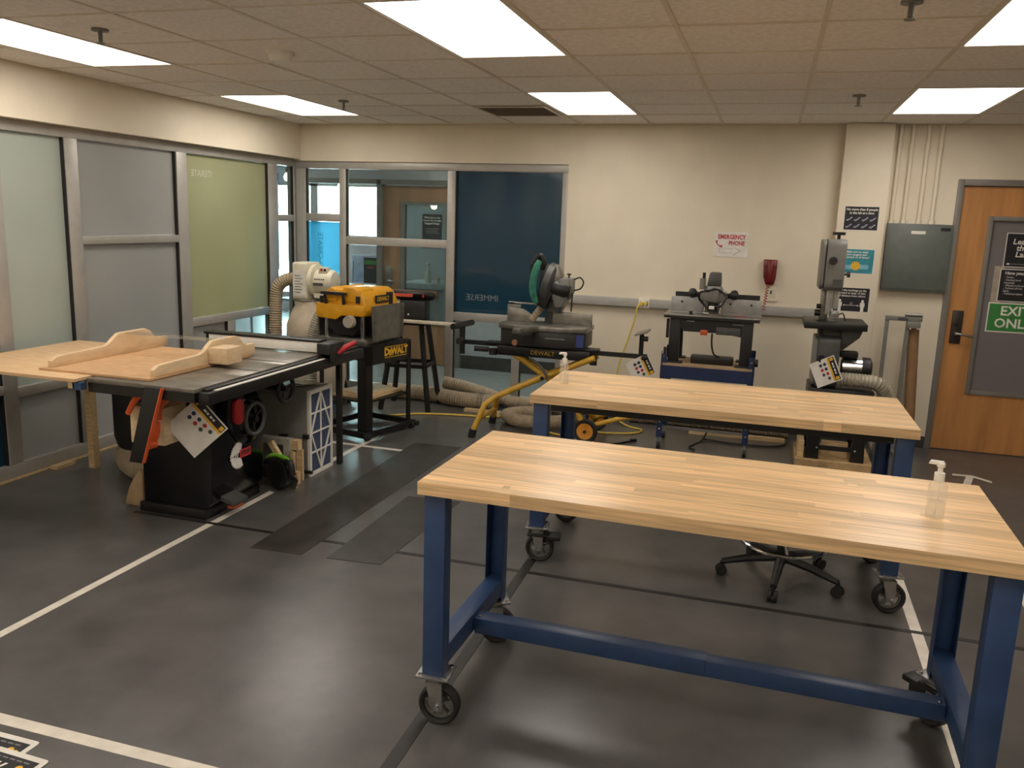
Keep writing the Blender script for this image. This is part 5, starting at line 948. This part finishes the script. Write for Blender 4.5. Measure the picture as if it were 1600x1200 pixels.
single('taped_paper', 'blank tan paper taped behind the checklist on the exit door', 'paper', mat('tan_sheet', 'a89c8a', 0.7), bx(1.73, 1.80, 7.6505, 7.6513, 1.235, 1.545))
t, M = dsign('green sign reading exit only on the exit door', 1.722, 2.09, 1.015, 1.255, print_g, 0.010, 0.001)
text('lettering', 'EXIT', 0.105, print_w, t, M, 0.015, 0.052, 0.0016, bold=0.002); text('lettering', 'ONLY', 0.105, print_w, t, M, 0.015, -0.048, 0.0016, bold=0.002)

# ================================================================ CEILING FITTINGS
for x, y, lab in ((-3.233, 3.581, 'ceiling sprinkler beside the light above the table saw'), (-3.233, 6.06, 'ceiling sprinkler beside the light above the dust collector'), (0.45, 5.99, 'ceiling sprinkler beside the light above the electrical panel'), (0.42, 3.62, 'ceiling sprinkler above the benches')):
    t = thing('sprinkler', lab, 'sprinkler', (x, y, ZC - 0.07), group='ceiling sprinklers')
    part('escutcheon', greybox, t, cyl((x, y, ZC - 0.008), (x, y, ZC + 0.003), 0.04)); part('stem', greybox, t, cyl((x, y, ZC - 0.055), (x, y, ZC - 0.008), 0.011)); part('deflector', greybox, t, cyl((x, y, ZC - 0.066), (x, y, ZC - 0.062), 0.022), cyl((x, y, ZC - 0.062), (x, y, ZC - 0.05), 0.005))
sd = thing('smoke_detector', 'round white smoke detector on a ceiling tile', 'smoke detector', (-2.645, 4.246, ZC - 0.05)); part('base', white, sd, cyl((-2.645, 4.246, ZC - 0.012), (-2.645, 4.246, ZC + 0.003), 0.075, n=28)); part('cap', white, sd, lathe([(0.035, ZC - 0.05), (0.055, ZC - 0.045), (0.065, ZC - 0.012)], (-2.645, 4.246, 0), n=28))
av = thing('air_vent', 'dark return air grille in the ceiling beside a light', 'vent', (-2.0, 6.70, ZC - 0.006)); part('frame', grid_m, av, bx(-2.30, -1.73, 6.42, 6.44, ZC - 0.006, ZC), bx(-2.30, -1.73, 6.96, 6.98, ZC - 0.006, ZC), bx(-2.30, -2.28, 6.44, 6.96, ZC - 0.006, ZC), bx(-1.75, -1.73, 6.44, 6.96, ZC - 0.006, ZC)); part('plenum', mat('vent_dark', '4a423b', 0.8), av, bx(-2.28, -1.75, 6.44, 6.96, ZC - 0.001, ZC))
for i in range(13): part('louvre', mat('vent_slat', '8d8175', 0.6), av, bc((-2.015, 6.46 + 0.04 * i, ZC - 0.003), (0.53, 0.014, 0.003), rotx(0.35)))

# ================================================================ HOSES AND CORDS ON THE FLOOR
single('floor_hose', 'thick beige duct hose lying along the floor under the glazed end', 'hose', hose_m, hose([(-3.75, 7.40, 0.075), (-3.45, 7.52, 0.075), (-3.1, 7.52, 0.075), (-2.75, 7.42, 0.075), (-2.5, 7.40, 0.075), (-2.35, 7.42, 0.075)], 0.075, 0.026, 0.07))
cl = thing('hose_clamp', 'shiny steel band clamp on the beige floor hose', 'hose clamp', (-2.52, 7.40, 0.0)); part('band', chrome, cl, ring((-2.52, 7.40, 0.080), 0.078, 0.005, 'x', 28, 6), ring((-2.49, 7.40, 0.080), 0.078, 0.005, 'x', 28, 6)); part('screw', chrome, cl, cyl((-2.54, 7.40, 0.165), (-2.47, 7.40, 0.165), 0.007))
single('floor_hose', 'second beige duct hose pushed against the glazing frame', 'hose', hose_m, hose([(-2.95, 7.57, 0.20), (-2.6, 7.57, 0.14), (-2.3, 7.55, 0.075), (-2.0, 7.53, 0.065), (-1.75, 7.5, 0.065)], 0.06, 0.024, 0.07))
single('floor_hose', 'looped beige hose on the floor under the yellow stand legs', 'hose', hose_m, hose([(-1.78, 7.22, 0.065), (-2.02, 7.18, 0.065), (-2.13, 7.02, 0.065), (-2.0, 6.87, 0.065), (-1.82, 6.86, 0.065), (-1.62, 6.98, 0.065), (-1.55, 7.15, 0.065)], 0.06, 0.024, 0.07))
single('floor_hose', 'ribbed beige hose lying along the wall behind the blue cart', 'hose', hose_m, hose([(-1.10, 7.50, 0.055), (-0.6, 7.52, 0.055), (-0.1, 7.50, 0.055), (0.28, 7.47, 0.055)], 0.055, 0.022, 0.14))
single('plank', 'narrow plank on the floor along the wall behind the blue cart', 'wood', pine, bx(-0.55, 0.25, 7.28, 7.34, 0, 0.03))
single('plank', 'short narrow plank on the floor beside the beige floor hose', 'wood', pine, bc((-2.45, 7.275, 0.0125), (0.36, 0.06, 0.025), rotz(-0.05)))
single('extension_cord', 'yellow cord running on the floor from the planer to the yellow stand', 'cord', ycord, tube([(-3.55, 6.55, 0.009), (-3.2, 6.75, 0.009), (-2.95, 6.95, 0.009), (-2.6, 7.05, 0.009), (-2.3, 7.10, 0.009), (-2.24, 7.18, 0.009)], 0.009, 8))
single('extension_cord', 'yellow cord looped on the floor under the yellow stand', 'cord', ycord, tube([(-2.25, 7.36, 0.009), (-2.0, 7.28, 0.009), (-1.85, 7.05, 0.01), (-1.7, 6.8, 0.01), (-1.55, 6.74, 0.009), (-1.45, 6.9, 0.009), (-1.6, 7.1, 0.009), (-1.75, 7.38, 0.009)], 0.008, 8))
single('power_cable', 'black power cable lying on the floor between the stand and the cart', 'cord', rope_m, tube([(-1.45, 6.45, 0.008), (-1.25, 6.48, 0.008), (-1.1, 6.62, 0.008), (-0.98, 6.78, 0.008)], 0.008, 8), bc((-0.96, 6.80, 0.012), (0.05, 0.03, 0.022), rotz(0.8)))
single('power_cable', 'black power cable on the floor under the blue cart', 'cord', rope_m, tube([(-0.36, 7.2, 0.30), (-0.38, 7.18, 0.10), (-0.42, 7.05, 0.01), (-0.50, 6.80, 0.008), (-0.45, 6.72, 0.008)], 0.007, 8), tube([(-0.42, 7.1, 0.01), (-0.1, 7.05, 0.009), (0.2, 7.12, 0.009), (0.28, 7.3, 0.02)], 0.007, 8))

# ================================================================ LOBBY THINGS BEYOND THE GLASS
def lobby_chair(label, x, y, rz, m=lobbybright):
    t = thing('lobby_chair', label, 'chair', (x, y, 0), rz, group='lobby chairs beyond the glass', local=True)
    part('seat', m, t, bx(-0.22, 0.22, -0.22, 0.22, 0.44, 0.465), bev=0.01); part('backrest', m, t, bc((0, 0.24, 0.72), (0.42, 0.02, 0.30), rotx(-0.15)), bev=0.008)
    for sx in (-0.19, 0.19):
        part('leg', chrome, t, cyl((sx, -0.19, 0.44), (sx, -0.22, 0), 0.011)); part('leg', chrome, t, cyl((sx, 0.20, 0.44), (sx, 0.24, 0), 0.011)); part('back_post', chrome, t, cyl((sx, 0.20, 0.45), (sx, 0.25, 0.80), 0.011))
    return t
lobby_chair('pale chair with chrome frame behind the black lobby sign', -5.72, 11.3, 0.3).scale = (1, 1, 1.36); lobby_chair('pale lobby chair behind the pane above the dust collector', -7.05, 11.6, -0.5, mat('lobby_chair_grey', '6d7888', 0.5)); lobby_chair('red backed lobby chair seen through the corner pane', -7.4, 12.6, 0.1, mat('lobby_red', 'b5523e', 0.6))
tb_ = thing('lobby_table', 'white lobby table beyond the clear panes', 'table', (-5.9, 10.6, 0)); part('top', mat('lobby_white', 'c6d2de', 0.3), tb_, bx(-7.1, -4.9, 10.25, 10.95, 0.78, 0.81), bev=0.006)
for x in (-7.0, -5.0):
    for y in (10.35, 10.85): part('leg', chrome, tb_, cyl((x, y, 0), (x, y, 0.78), 0.02))
lc = thing('lobby_counter', 'grey counter seen through the glass of the far wooden door', 'counter', (-4.3, 11.0, 0)); part('body', lobbywall, lc, bx(-4.85, -3.4, 10.75, 11.35, 0, 0.80)); part('top', mat('counter_top', 'b9c3c8', 0.3), lc, bx(-4.88, -3.35, 10.70, 11.40, 0.80, 0.88), bev=0.006)
single('soap_bottle', 'clear bottle on the counter behind the far wooden door', 'bottle', white, lathe([(0.035, 0.881), (0.04, 0.90), (0.04, 1.02), (0.015, 1.05), (0.012, 1.12), (0.03, 1.125), (0.03, 1.15)], (-4.50, 10.85, 0), n=16)); single('cup', 'small cup beside the bottle on the far counter', 'cup', white, lathe([(0.03, 0.881), (0.036, 0.96), (0.032, 0.96), (0.026, 0.89)], (-4.36, 10.85, 0), n=16))
bsn = thing('lobby_sign', 'small black standing sign with green header on the lobby table', 'sign', (-5.16, 10.4, 0.811)); MS = back(-5.16, 10.40, 1.02)
part('panel', nearblack, bsn, fl(MS, rect(-0.095, 0.095, -0.15, 0.19), -0.006, 0)); part('header', print_g, bsn, fl(MS, rect(-0.088, 0.088, 0.10, 0.155), 0, 0.001)); part('foot', acryl, bsn, bx(-5.26, -5.06, 10.34, 10.46, 0.811, 0.87)); part('red_line', print_r, bsn, fl(MS, rect(-0.05, 0.05, 0.05, 0.065), 0, 0.001))
wsn = thing('welcome_notice', 'dark welcome notice on the glass of the far wooden door', 'sign', (-3.86, 9.43, 1.42)); MW = back(-3.87, 9.431, 1.62)
part('sheet', nearblack, wsn, fl(MW, rect(-0.125, 0.125, -0.21, 0.19), -0.0008, 0.001))
for i, sline in enumerate(('Welcome to the', 'Center for Socially', 'Engaged Design')): text('lettering', sline, 0.030, print_w, wsn, MW, 0, 0.15 - 0.034 * i, 0.0016, bold=0.0005)
part('small_print', print_grey, wsn, *[fl(MW, rect(-0.09 + 0.01 * (i % 2), 0.09 - 0.012 * (i % 3), 0.02 - 0.018 * i, 0.026 - 0.018 * i), 0.001, 0.0016) for i in range(4)])
